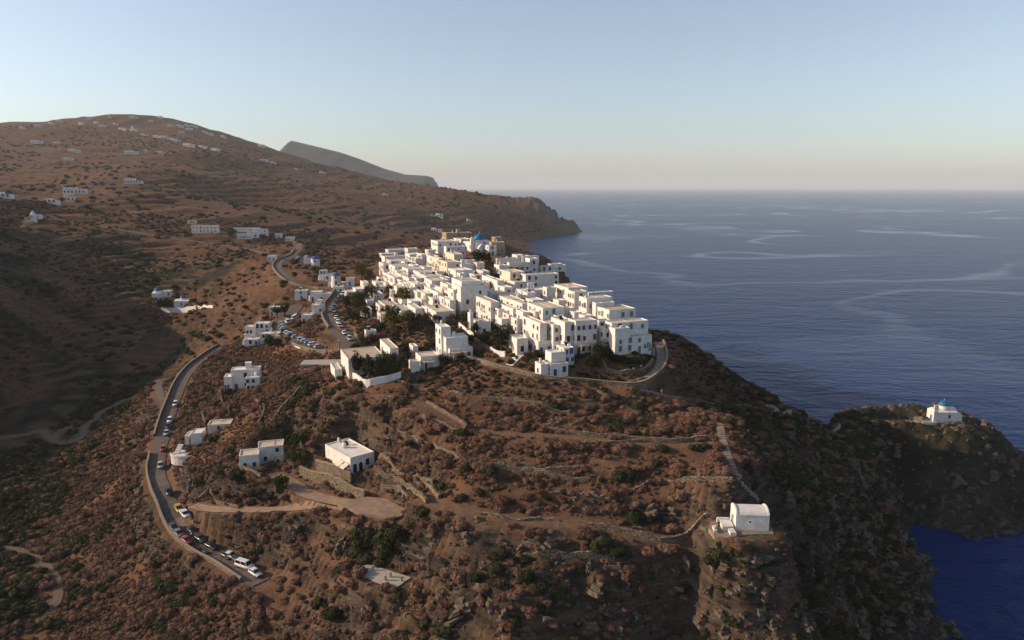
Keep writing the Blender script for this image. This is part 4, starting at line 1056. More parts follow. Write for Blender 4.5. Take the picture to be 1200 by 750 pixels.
# ------------------------------------------------------------------ far houses, each its own
def far_house(px, py, wpx, hpx=None, label=None, col=None, seed=0):
    q = see(px, py); d = proj(*q)[2]; rs = random.Random(int(px*77+py*13))
    w = wpx*d/830; h = (hpx or max(2.6, wpx*.34))*d/830; h = min(max(h, 3.0), 9); l = min(w*.8, 9)
    e = empty('hillside_house', (q[0]-w/2, q[1], q[2]), R(rs.uniform(-12, 14)))
    cut_ = rs.uniform(.4, .7)
    mb = MB(); mb.box(0,0,-6, w*cut_,l,h); mb.box(w*cut_+.01,.8,-6, w,l,h*rs.uniform(.6,.85)); mb.obj('wall', col or M_WHITE, e)
    mb = MB(); mb.box(.3,.3,h+.02, w*cut_-.3,l-.3,h+.25); mb.obj('roof', M_ROOFS[rs.choice([0,2])], e)
    for k in range(max(1, int(w/4))):
        x = w*(k+.5)/max(1, int(w/4))
        o = link('window', win('dark', True), e, face_mtx(x, -.12 if x < w*cut_ else .68, h*.25, 'f')); o.scale = (1.5, 1, 1.5)
    where = 'on the far hilltop' if py < 172 else ('on the far terraced slope' if py < 222 else 'above the valley road')
    if px > 330: where = 'on the slope towards the headland'
    tag(e, label or 'small white house ' + where, 'house', 'white houses scattered over the far hills')
FAR = [(42,168.5,13),(66,169,9),(86,179,13),(79,188,10),(153,181,15),(171,178.5,5),(188,180,8),(221,172,13),(237,173.5,9),(252,177,10),(205,166,10),(183,161.5,7),(191,162,8),(199,163.5,6),(169,159.5,9),(156,154,9),(143,152.5,8),(119,149,8),(95,146,6),(44,149,9),
  (200,148.5,7),(210,149,8),(219,148.5,6),(227,149.5,8),(221,152.5,8),(239,156,6),(246,158.5,6),(261,161.5,6),(155,215.5,19),(0,232,20),(86,228,24),(85,235.5,13),(58,238,14),(75,219,5),(69,143.5,8),(128,138.5,3,4),(156,139,9),(187,138.5,6),(306,172,8),(309,189,8),
  (514,254.5,8,4),(507,254,4),(511,271.5,12,4),(319,192,7),(377,203.5,6),(451,229,6),(480,235.5,5),(347,200,4),(550,259.5,5),(105,140.5,5),(60,146,7),(26,151,6),(112,145,5),(135,146.5,5),(176,143,5),(212,156,6)]
for f in FAR: far_house(*f[:3], f[3] if len(f) > 3 else None)
dome_chapel(153, 148, 6, 7, 7, 2.4, 'white church with a dome among the far hilltop houses', 0, M_DOME)

# ------------------------------------------------------------------ stone walls along roads and terraces
def wall_run(pl, h, th, label, mat=None, drop=1.6, name='stone_wall', jit=.1, step=1, cap=None, group='dry stone walls'):
    """free-standing wall following ground points"""
    pl = np.asarray(pl)[::step]
    if len(pl) < 2: return
    o = pl[0].copy(); t = np.gradient(pl[:, :2], axis=0); t /= np.linalg.norm(t, axis=1)[:, None]+1e-9; nrm = np.stack([-t[:,1], t[:,0]], 1)
    mb = MB(); vs = []
    for k, p in enumerate(pl):
        a = p[:2]-o[:2]; hh = h + random.uniform(-jit, jit); w = th/2 + random.uniform(-.04, .04)
        z = p[2]-o[2]
        vs += [(*(a-nrm[k]*w*1.15), z-drop), (*(a+nrm[k]*w*1.15), z-drop), (*(a+nrm[k]*w), z+hh), (*(a-nrm[k]*w), z+hh)]
    fs = []
    for k in range(len(pl)-1):
        b = 4*k; fs += [(b+1,b+5,b+6,b+2),(b+2,b+6,b+7,b+3),(b+3,b+7,b+4,b)]
    n = 4*(len(pl)-1); fs += [(0,1,2,3),(n+3,n+2,n+1,n)]
    mb.add(vs, fs)
    e = empty(name, tuple(o), 0, label, 'wall', group)
    mb.obj('stonework', mat or M_DRYSTONE, e)
    if cap:
        cb = MB(); cv = []
        for k, p in enumerate(pl):
            a = p[:2]-o[:2]; z = p[2]-o[2]+h+jit*.7
            w = th/2+.05; cv += [(*(a-nrm[k]*w), z), (*(a+nrm[k]*w), z), (*(a+nrm[k]*w), z+.12), (*(a-nrm[k]*w), z+.12)]
        cf = []
        for k in range(len(pl)-1):
            b = 4*k; cf += [(b+1,b+5,b+6,b+2),(b+2,b+6,b+7,b+3),(b+3,b+7,b+4,b),(b,b+4,b+5,b+1)]
        cf += [(0,1,2,3),(n+3,n+2,n+1,n)]
        cb.add(cv, cf); cb.obj('coping', cap, e)
    return e
def offset(pl, d):
    t = np.gradient(pl[:, :2], axis=0); t /= np.linalg.norm(t, axis=1)[:, None]+1e-9
    q = pl.copy(); q[:, 0] += -t[:,1]*d; q[:, 1] += t[:,0]*d   # d: metres, or one value per point
    return q
def gpath(pix, step=1.2): 
    q = spline([see(*p) for p in pix], step)
    q[:, 2] = sample(Z, q[:,0], q[:,1]); return q
PALE = plain('pale_mortar_coping', (.30,.235,.17), (.20,.16,.12), scale=1.0, bump=.3)
lr = ROADS['lower_road'][0]; hp = ROADS['hairpin_road'][0]; mr = ROADS['mill_road'][0]
n = len(lr); k1 = int(n*.43); k2 = int(n*.50)
wall_run(offset(lr[4:k1], 2.7), .85, .5, 'low stone parapet along the valley edge of the lower road, lower stretch', cap=PALE)
wall_run(offset(lr[k2:], 2.7), .85, .5, 'low stone parapet along the lower road above the side branch', cap=PALE)
n = len(hp)
wall_run(offset(hp[int(n*.10):int(n*.50)], -3.6), .9, .5, 'stone parapet on the outer side of the lower hairpin arm', cap=PALE, drop=4)
wall_run(offset(hp[int(n*.50):int(n*.60)], -3.8), .9, .5, 'tall retaining wall under the hairpin bend', cap=PALE, drop=4)
wall_run(offset(hp[int(n*.66):int(n*.97)], 3.5), .9, .5, 'stone parapet on the inner side of the upper hairpin arm', cap=PALE)
wall_run(offset(mr[int(len(mr)*.05):int(len(mr)*.55)], -2.9 if False else 2.9), .8, .5, 'stone parapet along the road below the windmills', cap=PALE)
vl = ROADS['village_lane'][0]
wall_run(offset(vl, 1.6), .8, .5, 'long curving stone parapet at the foot of the village lane', cap=PALE, drop=4)
wall_run(offset(ROADS['cape_path'][0], -1.2), .35, .35, 'low pale kerb wall beside the path to the cape', mat=PALE, drop=1)
wall_run(gpath([(705,426),(712,435),(728,440),(745,439),(757,434),(765,424),(766,412)]), 1.0, .5, 'curved stone garden wall below the green-shuttered house', cap=PALE, drop=3)
TW = [([(641,506),(690,511),(740,516),(790,519),(834,515)], 'terrace wall crossing the slope above the lone chapel'),
      ([(742,578),(770,566),(810,563),(858,566)], 'terrace wall left of the stone steps'),
      ([(690,618),(730,624),(780,636),(808,626),(828,607)], 'terrace wall bending up towards the lone chapel'),
      ([(500,474),(520,484),(545,500),(540,520)], 'crooked terrace wall below the stepped house'),
      ([(700,462),(715,470),(712,480),(690,478)], 'broken ring of stones on the upper terrace'),
      ([(560,548),(600,552),(650,560),(690,566)], 'short terrace wall in the middle of the slope'),
      ([(480,560),(500,572),(515,585)], 'low wall beside the stepped plots near the square villa'),
      ([(560,470),(600,474),(640,480),(668,486)], 'overgrown terrace wall under the village lane'),
      ([(430,540),(460,550),(490,561),(508,568)], 'plot wall right of the square villa, upper'), ([(440,556),(470,566),(500,577)], 'plot wall right of the square villa, middle'), ([(446,572),(475,581),(500,590)], 'plot wall right of the square villa, lower'),
      ([(600,655),(640,650),(690,652),(720,660)], 'low terrace wall below the earth lane'),
      ([(228,588),(245,576),(262,560),(270,548)], 'rough stone wall climbing from the lower road to the villa'),
      ([(247,575),(255,590),(280,597)], 'rough stone wall along the villa drive'), ([(250,470),(265,478),(280,492)], 'ruined terrace wall below the white house'), ([(235,480),(240,500),(238,512)], 'ruined terrace wall near the concrete shed'),
      ([(300,470),(310,480),(302,500)], 'stone wall beside the stepped path'), ([(318,505),(330,480),(345,465),(352,455)], 'long stone wall along the green gully')]
for t, lab in TW: wall_run(gpath(t), 1.1, .55, lab, jit=.22)
# low terrace walls along the contours of the slope
xs_ = np.arange(-38, 44, 1.3); ysl = np.arange(118, 200, .5)
for lv in range(int(39/st), int(58/st)):
    line = []
    for xx in xs_:
        hh = sample(ZB + warp, np.full(ysl.size, xx), ysl); k_ = np.nonzero(hh >= (lv+.99)*st)[0]
        line.append((xx, ysl[k_[0]]) if len(k_) and 0 < k_[0] else None)
    i_ = random.randint(0, 8)
    while i_ < len(xs_)-8:
        n_ = random.randint(9, 22); seg = [q_ for q_ in line[i_:i_+n_] if q_ is not None]; i_ += n_ + random.randint(3, 12)
        if len(seg) < 7 or any(abs(a_[1]-b_[1]) > 3 for a_, b_ in zip(seg, seg[1:])): continue
        pl_ = np.array([(a_, b_, ground(a_, b_)) for a_, b_ in seg])
        if OCC[np.clip((pl_[:,1]-60).astype(int),0,519), np.clip((pl_[:,0]+300).astype(int),0,599)].any(): continue
        wall_run(pl_, .45, .6, 'low tumbled dry-stone terrace wall following the contour among the scrub', jit=.25, drop=1.3, group='low terrace walls on the slope')
wall_run(gpath([(352,556),(372,564),(400,574),(428,586)]), 2.4, .6, 'tall stone retaining wall under the square villa drive', cap=PALE, drop=3)
wall_run(gpath([(371,551),(390,556),(412,566)]), 2.6, .6, 'stone retaining wall carrying the square villa', cap=PALE, drop=3)
wall_run(gpath([(280,550),(295,557),(306,562)]), 1.6, .6, 'stone footing wall of the white villa', drop=3)
wall_run(gpath([(411,441),(425,452),(445,450),(470,443)]), 2.0, .4, 'low white terrace wall in front of the long grey house', mat=M_WHITE, drop=3, name='terrace_wall', jit=.04, group='white walls')
wall_run(gpath([(480,437),(500,430),(518,424)]), 1.1, .4, 'rough stone wall under the pergola house', drop=2)
wall_run(gpath([(186,362),(195,366),(215,367),(230,364)], 2), 3.2, .5, 'curved white monastery wall across the valley', mat=M_WHITE, drop=3, name='terrace_wall', jit=.05, group='white walls')
wall_run(gpath([(232,361),(250,361)], 2), 1.4, .5, 'straight white wall right of the monastery', mat=M_WHITE, drop=3, name='terrace_wall', jit=.05, group='white walls')
wall_run(gpath([(575,413),(582,417),(592,418)]), 1.6, .4, 'short white garden wall under the round green tree', mat=M_WHITE, drop=3, name='terrace_wall', jit=.05, group='white walls')
wall_run(gpath([(538,384),(548,392),(555,398)]), 1.8, .35, 'sloping white wall beside the stepped house', mat=M_WHITE, drop=3, name='terrace_wall', jit=.05, group='white walls')
wall_run(gpath([(328,395),(336,400),(344,405),(352,409)]), .5, .4, 'white facing wall under the lower hairpin arm', mat=M_WHITE, drop=3.5, name='terrace_wall', jit=.05, group='white walls')
wall_run(gpath([(556,400),(566,406),(576,414)]), 1.2, .5, 'stone wall beside the brown garden plot', drop=2)

# ------------------------------------------------------------------ road surfaces
M_ASPH = plain('worn_asphalt', (.14,.105,.083), (.075,.058,.047), scale=.45, bump=.15)
M_DIRT = plain('dirt_track', (.15,.10,.068), (.085,.06,.042), scale=.5, bump=.4)
M_PAVE = plain('stone_paving', (.30,.24,.19), (.18,.145,.115), scale=.8, bump=.4)
M_GRAV = plain('pale_gravel', (.30,.21,.145), (.18,.125,.088), scale=.6, bump=.3)
M_LINE = plain('road_paint', (.6,.58,.53), (.4,.38,.35), scale=2)
def ribbon(name, pl, w, mat, label, lift=.05):
    ks = np.arange(len(pl)); e1 = .55*(fbm(ks/7.0, ks*0+3.3, 91, 3)-.5); e2 = .55*(fbm(ks/7.0, ks*0+9.7, 92, 3)-.5)
    a, b = offset(pl, w/2+e1), offset(pl, -w/2+e2); n = len(pl); o = pl[0]
    cols = 5
    rows = [a*(1-k/(cols-1)) + b*(k/(cols-1)) for k in range(cols)]
    v = np.stack(rows, 1).reshape(-1, 3)
    zg = sample(Z, v[:,0], v[:,1]); v[:, 2] = np.maximum(np.repeat(pl[:, 2], cols), zg) + lift
    i = np.arange(n*cols).reshape(n, cols)
    f = np.stack([i[:-1,:-1], i[:-1,1:], i[1:,1:], i[1:,:-1]], -1).reshape(-1, 4)
    me = np_mesh(name, v[:, :3], f[:, ::-1], mat, smooth=True)
    return tag(link(name, me), label, kind='structure')
RD = {'lower_road': ('road', M_ASPH, 'worn asphalt road climbing past parked cars above the valley'), 'valley_branch': ('road', M_ASPH, 'narrow side branch dropping from the lower road'),
 'hairpin_road': ('road', M_ASPH, 'asphalt hairpin road lined with parked cars'), 'mill_road': ('road', M_ASPH, 'asphalt road past the windmills'), 'hill_road': ('road', M_DIRT, 'pale track along the far ridge'),
 'villa_drive': ('path', M_GRAV, 'gravel drive leading to the villas'), 'villa_court': ('path', M_GRAV, 'gravel court below the square villa'), 'village_lane': ('path', M_PAVE, 'paved lane round the foot of the village'),
 'cape_path': ('path', M_PAVE, 'paved path winding out to the cape'), 'valley_track': ('path', M_DIRT, 'dirt track on the valley floor'), 'valley_lane': ('path', M_DIRT, 'winding dirt lane in the valley'), 'valley_bend': ('path', M_DIRT, 'loop of dirt lane in the valley'), 'islet_path': ('path', M_PAVE, 'narrow path onto the islet')}
for i_, (k, (nm, mt, lab)) in enumerate(RD.items()): ribbon(nm, ROADS[k][0], ROADS[k][1], mt, lab, .05 + .012*(i_ % 3))
OCCR = np.zeros_like(OCC)
for k, (pl, wd) in ROADS.items():
    for p in pl:
        i0, j0 = int(p[0]+300), int(p[1]-60); rr = int(wd/2+.8)
        if 4 < i0 < 595 and 4 < j0 < 515: OCCR[j0-rr:j0+rr+1, i0-rr:i0+rr+1] = True
# court paving by the square villa
qs = [see(*t) for t in ((396,590),(430,582),(452,584),(482,600),(462,607),(420,600))]
zc = float(np.mean([q[2] for q in qs]))+.15
mb = MB(); mb.prism([(q[0], q[1]) for q in [pz(*t, zc) for t in ((396,590),(430,582),(452,584),(482,600),(462,607),(420,600))]][::-1], zc-1.5, zc, 'z')
tag(mb.obj('path', M_GRAV), 'pale gravel parking court below the square villa', kind='structure'); occupy([(q[0],q[1]) for q in qs])
ribbon('path', gpath([(596,429),(603,423),(611,416),(618,409),(625,403)], 1.0), 2.6, M_GREYW, 'whitewashed stepped lane climbing between the front houses', .12)
# stone steps down to the chapel
st_ = gpath([(843,497),(846,512),(851,528),(857,545),(866,562),(876,575),(886,586)], .75)
for k in range(len(st_)-1):
    p, q = st_[k], st_[k+1]; ang = math.atan2(q[1]-p[1], q[0]-p[0])
    if k == 0:
        SE = empty('stone_steps', tuple(p), 0, 'long flight of worn stone steps descending to the lone chapel', 'steps')
        mb = MB(); mb.box(-.28,-.85,-.8, .28,.85,.1, 0, .03); sm_ = mb.mesh('step', M_PAVE)
    link('step', sm_, SE, Matrix.Translation((p[0]-st_[0][0], p[1]-st_[0][1], p[2]-st_[0][2]+.12)) @ Matrix.Rotation(ang, 4, 'Z'))
for p in st_: OCCR[int(p[1]-60)-1:int(p[1]-60)+2, int(p[0]+300)-1:int(p[0]+300)+2] = True

# ------------------------------------------------------------------ cars (front towards +x, origin on the ground in the middle)
M_GLASS = plain('car_glass', (.012,.014,.017), (.02,.022,.025), rough=.12, spec=.6)
M_TYRE = plain('tyre_rubber', (.012,.012,.012), (.02,.02,.02), rough=.85)
M_RIM = plain('wheel_rim', (.35,.35,.36), (.25,.25,.26), rough=.35, metallic=.6)
M_HEAD = plain('headlight_lens', (.62,.63,.62), (.5,.5,.5), rough=.15, spec=.6)
M_TAIL = plain('tail_light_lens', (.30,.02,.015), (.22,.015,.01), rough=.2)
M_BUMP = plain('black_plastic', (.025,.025,.025), (.018,.018,.018), rough=.6)
PAINT = {n: plain('car_paint_'+n, c, tuple(v*.85 for v in c), rough=.28, spec=.5, coat=.5, scale=3) for n, c in dict(white=(.72,.72,.70), silver=(.42,.43,.44), black=(.015,.015,.017), dark=(.045,.045,.05), red=(.32,.025,.02), yellow=(.55,.33,.04), grey=(.18,.18,.18), blue=(.02,.22,.50), green=(.02,.045,.03)).items()}
def loft(secs, mat_of=None):
    """secs: list of closed rings with equal counts -> vertices, faces"""
    n = len(secs[0]); vs = [p for s in secs for p in s]; fs = []
    for i in range(len(secs)-1):
        for k in range(n): fs.append((i*n+k, i*n+(k+1) % n, (i+1)*n+(k+1) % n, (i+1)*n+k))
    fs.append(tuple(range(n-1, -1, -1))); fs.append(tuple((len(secs)-1)*n+k for k in range(n)))
    return vs, fs
def car_parts(kind):
    """meshes for one body style, shared by all cars of it"""
    L, Wd, low, belt, top = dict(hatch=(4.0,1.72,.28,.92,1.46), sedan=(4.5,1.78,.28,.92,1.43), suv=(4.4,1.82,.36,1.08,1.68), van=(5.1,1.95,.36,1.15,1.98))[kind]
    hl, hw = L/2, Wd/2
    hood = {'hatch': .78, 'sedan': .80, 'suv': .96, 'van': 1.05}[kind]
    st_ = [(-hl, .86, .45, belt*.86), (-hl+.12, .95, low+.04, belt*.98), (-hl+.6, 1.0, low, belt), (0, 1.0, low, belt), (hl-1.25, 1.0, low, belt), (hl-1.05, .99, low, hood+.06), (hl-.25, .95, low+.03, hood*.93), (hl, .82, .42, hood*.78)]
    rings = []
    for x, k, z0, z1 in st_:
        w = hw*k; rings.append([(x,-w*.92,z0),(x,w*.92,z0),(x,w,z0+.18),(x,w,z1-.14),(x,w*.93,z1),(x,-w*.93,z1),(x,-w,z1-.14),(x,-w,z0+.18)])
    b = MB(); b.add(*loft(rings))
    body = b.mesh('body', [PAINT['white']], True)
    x0 = -hl+.12 if kind in ('van','suv') else (-hl+.18 if kind == 'hatch' else -hl+.75)
    x1 = -hl+.3 if kind in ('van','suv') else (-hl+.65 if kind == 'hatch' else -hl+1.25)
    x2, x3 = hl-1.95 if kind != 'van' else hl-1.5, hl-1.12 if kind != 'van' else hl-.95
    wb, wt = hw*.925, hw*.74
    g = MB(); g.add([(x0,-wb,belt-.03),(x3,-wb,belt-.03),(x3,wb,belt-.03),(x0,wb,belt-.03),(x1,-wt,top-.07),(x2,-wt,top-.07),(x2,wt,top-.07),(x1,wt,top-.07)], [(0,1,5,4),(1,2,6,5),(2,3,7,6),(3,0,4,7),(4,5,6,7)])
    glass = g.mesh('windows', [M_GLASS])
    r_ = MB(); r_.add([(x1-.05,-wt-.03,top-.068),(x2+.06,-wt-.03,top-.068),(x2+.06,wt+.03,top-.068),(x1-.05,wt+.03,top-.068),(x1+.1,-wt*.86,top),(x2-.12,-wt*.86,top),(x2-.12,wt*.86,top),(x1+.1,wt*.86,top)], [(0,1,5,4),(1,2,6,5),(2,3,7,6),(3,0,4,7),(4,5,6,7),(3,2,1,0)])
    for s in (-1, 1):                                   # pillars
        for a, c in ((x0+.02, x1), (x3-.06, x2+.02), ((x0+x3)/2-.05, (x1+x2)/2-.05)):
            r_.add([(a,s*(wb+.01),belt-.02),(a+.11,s*(wb+.01),belt-.02),(c+.11,s*(wt+.012),top-.075),(c,s*(wt+.012),top-.075)], [(0,1,2,3) if s < 0 else (3,2,1,0)])
    roof = r_.mesh('roof', [PAINT['white']])
    wr = .31 if kind != 'van' else .34
    def ring_wheel(m0, r0, r1, w):
        mb = MB(); n = 14
        vs = [(r*math.cos(2*math.pi*k/n), y, r*math.sin(2*math.pi*k/n)) for y, r in ((-w,r1),(-w,r0),(w,r0),(w,r1)) for k in range(n)]
        fs = [(i*n+k, i*n+(k+1) % n, (i+1)*n+(k+1) % n, (i+1)*n+k) for i in range(3) for k in range(n)]
        mb.add(vs, fs); return mb
    ty = ring_wheel(0, wr, wr*.6, .1).mesh('tyre', [M_TYRE])
    mb = MB(); n = 14
    for y in (-.085, .085): mb.add([(wr*.6*math.cos(2*math.pi*k/n), y, wr*.6*math.sin(2*math.pi*k/n)) for k in range(n)] + [(0, y*1.15, 0)], [(k,(k+1) % n,n) if y < 0 else ((k+1) % n,k,n) for k in range(n)])
    rim = mb.mesh('rim', [M_RIM])
    mb = MB(); mb.box(-.08,-.2,-.07, .04,.2,.08, 0); head = mb.mesh('headlight', [M_HEAD])
    mb = MB(); mb.box(-.04,-.12,-.12, .06,.12,.14, 0); tail = mb.mesh('tail_light', [M_TAIL])
    mb = MB(); mb.box(-.1,-hw*.8,-.11, .07,hw*.8,.1, 0); bump = mb.mesh('bumper', [M_BUMP])
    ax = (-hl+.78, hl-.8)
    T = Matrix.Translation
    parts = [('body', body, T((0,0,0)), 1), ('windows', glass, T((0,0,0)), 0), ('roof', roof, T((0,0,0)), 1), ('bumper', bump, T((hl-.02,0,.44)), 0), ('bumper', bump, T((-hl+.05,0,.48)), 0)]
    for s in (-1, 1):
        parts += [('headlight', head, T((hl-.1,s*hw*.62,hood*.72)), 0), ('tail_light', tail, T((-hl+.06,s*hw*.76,belt*.75)), 0)]
    wheels = [(x, s*(hw-.09)) for x in ax for s in (-1, 1)]
    return parts, wheels, wr, ty, rim
CARS = {k: car_parts(k) for k in ('hatch','sedan','suv','van')}
def car(px, py, ang, kind, colour, label, group, loc=None):
    q = loc or see(px, py)
    # stand on the road surface: average ground under the wheels
    z = max(ground(q[0]+dx, q[1]+dy) for dx in (-1.2,0,1.2) for dy in (-1.2,0,1.2)) + .19
    e = empty({'van': 'parked_van'}.get(kind, 'parked_car'), (q[0], q[1], z), ang, label, 'van' if kind == 'van' else 'car', group)
    parts, wheels, wr, ty, rim = CARS[kind]
    # follow the slope
    gx_ = (ground(q[0]+2*math.cos(ang), q[1]+2*math.sin(ang)) - ground(q[0]-2*math.cos(ang), q[1]-2*math.sin(ang)))/4
    e.rotation_euler = (0, -math.atan(max(-.2, min(.2, gx_))), ang)
    for nm, me, m, paint in parts:
        o = link(nm, me, e, m)
        if paint: o.material_slots[0].link = 'OBJECT'; o.material_slots[0].material = PAINT[colour]
    for x, y in wheels:
        w = link('wheel', ty, e, Matrix.Translation((x, y, wr))); link('rim', rim, w)
    return e
def road_at(name, px, py):
    pl = ROADS[name][0]; q = see(px, py); k = int(np.argmin(np.hypot(pl[:,0]-q[0], pl[:,1]-q[1])))
    k0, k1 = max(0, k-3), min(len(pl)-1, k+3)
    t = pl[k1]-pl[k0]; t = t[:2]/np.linalg.norm(t[:2]); lat = (q[0]-pl[k][0])*-t[1] + (q[1]-pl[k][1])*t[0]
    lim = ROADS[name][1]/2 - (1.0 if name == 'lower_road' else 1.3)
    lat2 = max(-lim, min(lim, lat)); q = (q[0] - t[1]*(lat2-lat), q[1] + t[0]*(lat2-lat), q[2])
    return q, math.atan2(pl[k1,1]-pl[k0,1], pl[k1,0]-pl[k0,0])
KN = {'hatch': 'hatchback', 'sedan': 'saloon car', 'suv': 'tall hatchback', 'van': 'van'}
G1, G2, G3 = 'cars parked along the lower road', 'cars parked along the lower hairpin arm', 'cars parked along the upper hairpin arm'
LOWER = [(199.5,527,'hatch','red','red hatchback parked on the lower road above the small chapel-like house'),(194,547,'hatch','silver','silver hatchback alone on the lower road bend'),(200,579,'hatch','black','black hatchback parked on the inner verge of the lower road'),
 (211,612,'hatch','yellow','yellow hatchback at the head of the parked row'),(220.5,619,'sedan','white','white saloon car behind the yellow hatchback'),(231,626,'hatch','black','black hatchback behind the white saloon car'),(242,632,'suv','dark','dark tall hatchback in the lower parked row'),(257,639,'sedan','black','long black saloon car by the parked motorbikes'),
 (196,624,'hatch','dark','dark hatchback against the parapet, ahead of the grey one'),(204.5,630.5,'hatch','grey','grey hatchback against the parapet, ahead of the red one'),(216,638,'hatch','red','bright red hatchback against the lower road parapet'),
 (266,654,'hatch','dark','dark hatchback next to the white car at the road end'),(277,652,'hatch','white','white hatchback parked ahead of the white van'),(295,652,'suv','green','dark green car half hidden in the bushes at the road end'),(287,666,'van','white','large white van parked at the end of the lower road'),(299.5,675,'hatch','white','last small white car at the end of the lower road'),
 (228.5,458,'hatch','white','white hatchback alone on the upper stretch of the lower road'),(205,494,'hatch','white','white hatchback first of three by the side branch'),(205,501,'hatch','dark','dark hatchback between two pale cars by the side branch'),(204,509,'hatch','silver','silver hatchback last of three by the side branch')]
for x, y, k, c, lab in LOWER:
    q, a = road_at('lower_road', x, y)
    if (x, y) in ((287,666),(277,652)): a += .25
    car(x, y, a + math.pi, k, c, lab, G1, q)
ROW2 = [(331.5,381,'white'),(334,384,'white'),(337,387,'yellow'),(340.5,389,'dark'),(344,391,'white'),(348,392.5,'white'),(351.5,394,'dark'),(355,395.8,'silver'),(360,398.5,'dark'),(363.5,399.5,'silver'),(367,400.5,'white'),(371,403,'blue'),(376.5,405,'white'),(382,407,'silver')]
for i, (x, y, c) in enumerate(ROW2):
    q, a = road_at('hairpin_road', x, y)
    lab = {'yellow': 'yellow car in the row below the bank of the hairpin', 'blue': 'bright blue car in the row below the bank of the hairpin'}.get(c, c + ' car parked nose-out in the row below the hairpin bank')
    car(x, y, a + math.pi/2 + random.uniform(-.1,.1), 'hatch' if i % 3 else 'suv', c, lab, G2, q)
ROW3 = [(399,352.5,'dark'),(397.5,356,'black'),(395.5,361.5,'dark'),(394.5,365.5,'black'),(394,370,'dark'),(394.5,374.5,'white'),(396.7,380,'white'),(398.3,384,'silver'),(400.5,388,'red'),(403.7,392.5,'white'),(410,399.5,'silver'),(404,346,'white')]
for i, (x, y, c) in enumerate(ROW3):
    q, a = road_at('hairpin_road', x, y)
    lab = {'red': 'red car in the row on the upper hairpin arm'}.get(c, c + ' car in the row along the upper hairpin arm')
    car(x, y, a + math.pi, 'hatch' if i % 2 else 'suv', c, lab, G3, q)
car(347, 377, R(70), 'van', 'white', 'white van on the yard between the arms of the hairpin', 'vans in yards')
car(337, 379, R(120), 'van', 'white', 'white van at the turn below the bank of the hairpin', 'vans in yards')

# motorbikes
def bike_meshes():
    m = {}
    for nm, mt in (('wheel', M_TYRE),):
        mb = MB(); n = 14
        vs = [(r*math.cos(2*math.pi*k/n), y, r*math.sin(2*math.pi*k/n)) for y, r in ((-.06,.2),(-.06,.3),(.06,.3),(.06,.2)) for k in range(n)]
        mb.add(vs, [(i*n+k, i*n+(k+1) % n, ((i+1) % 4)*n+(k+1) % n, ((i+1) % 4)*n+k) for i in range(4) for k in range(n)]); m[nm] = mb.mesh(nm, [mt])
    mb = MB(); mb.add(*loft([[(-.55,-.12,.45),(-.55,.12,.45),(-.55,.1,.72),(-.55,-.1,.72)],[(-.1,-.16,.3),(-.1,.16,.3),(-.1,.13,.66),(-.1,-.13,.66)],[(.3,-.14,.3),(.3,.14,.3),(.3,.1,.62),(.3,-.1,.62)],[(.52,-.1,.42),(.52,.1,.42),(.46,.12,1.0),(.46,-.12,1.0)]])); m['body'] = mb.mesh('body', [PAINT['white']])
    mb = MB(); mb.box(-.62,-.13,.73, .02,.13,.83, 0, .01); m['seat'] = mb.mesh('seat', [M_BUMP])
    mb = MB(); mb.box(.42,-.34,1.02, .5,.34,1.07); mb.box(.4,-.05,.8, .5,.05,1.02); m['handlebar'] = mb.mesh('handlebar', [M_BUMP])
    mb = MB(); mb.box(.53,-.08,.82, .6,.08,.95); m['headlight'] = mb.mesh('headlight', [M_HEAD])
    return m
BK = bike_meshes()
def bike(px, py, ang, colour, label, group):
    q = see(px, py); e = empty('motor_scooter', (q[0], q[1], q[2]+.17), ang, label, 'scooter', group)
    for nm in ('body','seat','handlebar','headlight'):
        o = link(nm, BK[nm], e)
        if nm == 'body': o.material_slots[0].link = 'OBJECT'; o.material_slots[0].material = PAINT[colour]
    for x in (-.55, .62): link('wheel', BK['wheel'], e, Matrix.Translation((x, 0, .3)))
for i, (x, y) in enumerate([(271,640),(275,641),(278,643.5),(282,645),(225,641),(229,644),(233,646),(240,649),(244,651)]):
    c = ['dark','black','white','dark','black','red','dark','silver','black'][i]
    bike(x, y, R(200+20*math.sin(i*3)), c, c + ' scooter among those parked beside the lower road cars', 'scooters on the lower road')
for i, (x, y) in enumerate([(363,413),(367,414),(371,415),(383,416),(388,416.5),(394,415.5),(400,414.5),(405,413.5),(411,412)]):
    c = ['white','dark','silver','black','dark','red','white','black','dark'][i]
    bike(x, y, R(80+25*math.sin(i*2)), c, c + ' scooter in the row by the parapet of the hairpin bend', 'scooters at the hairpin bend')

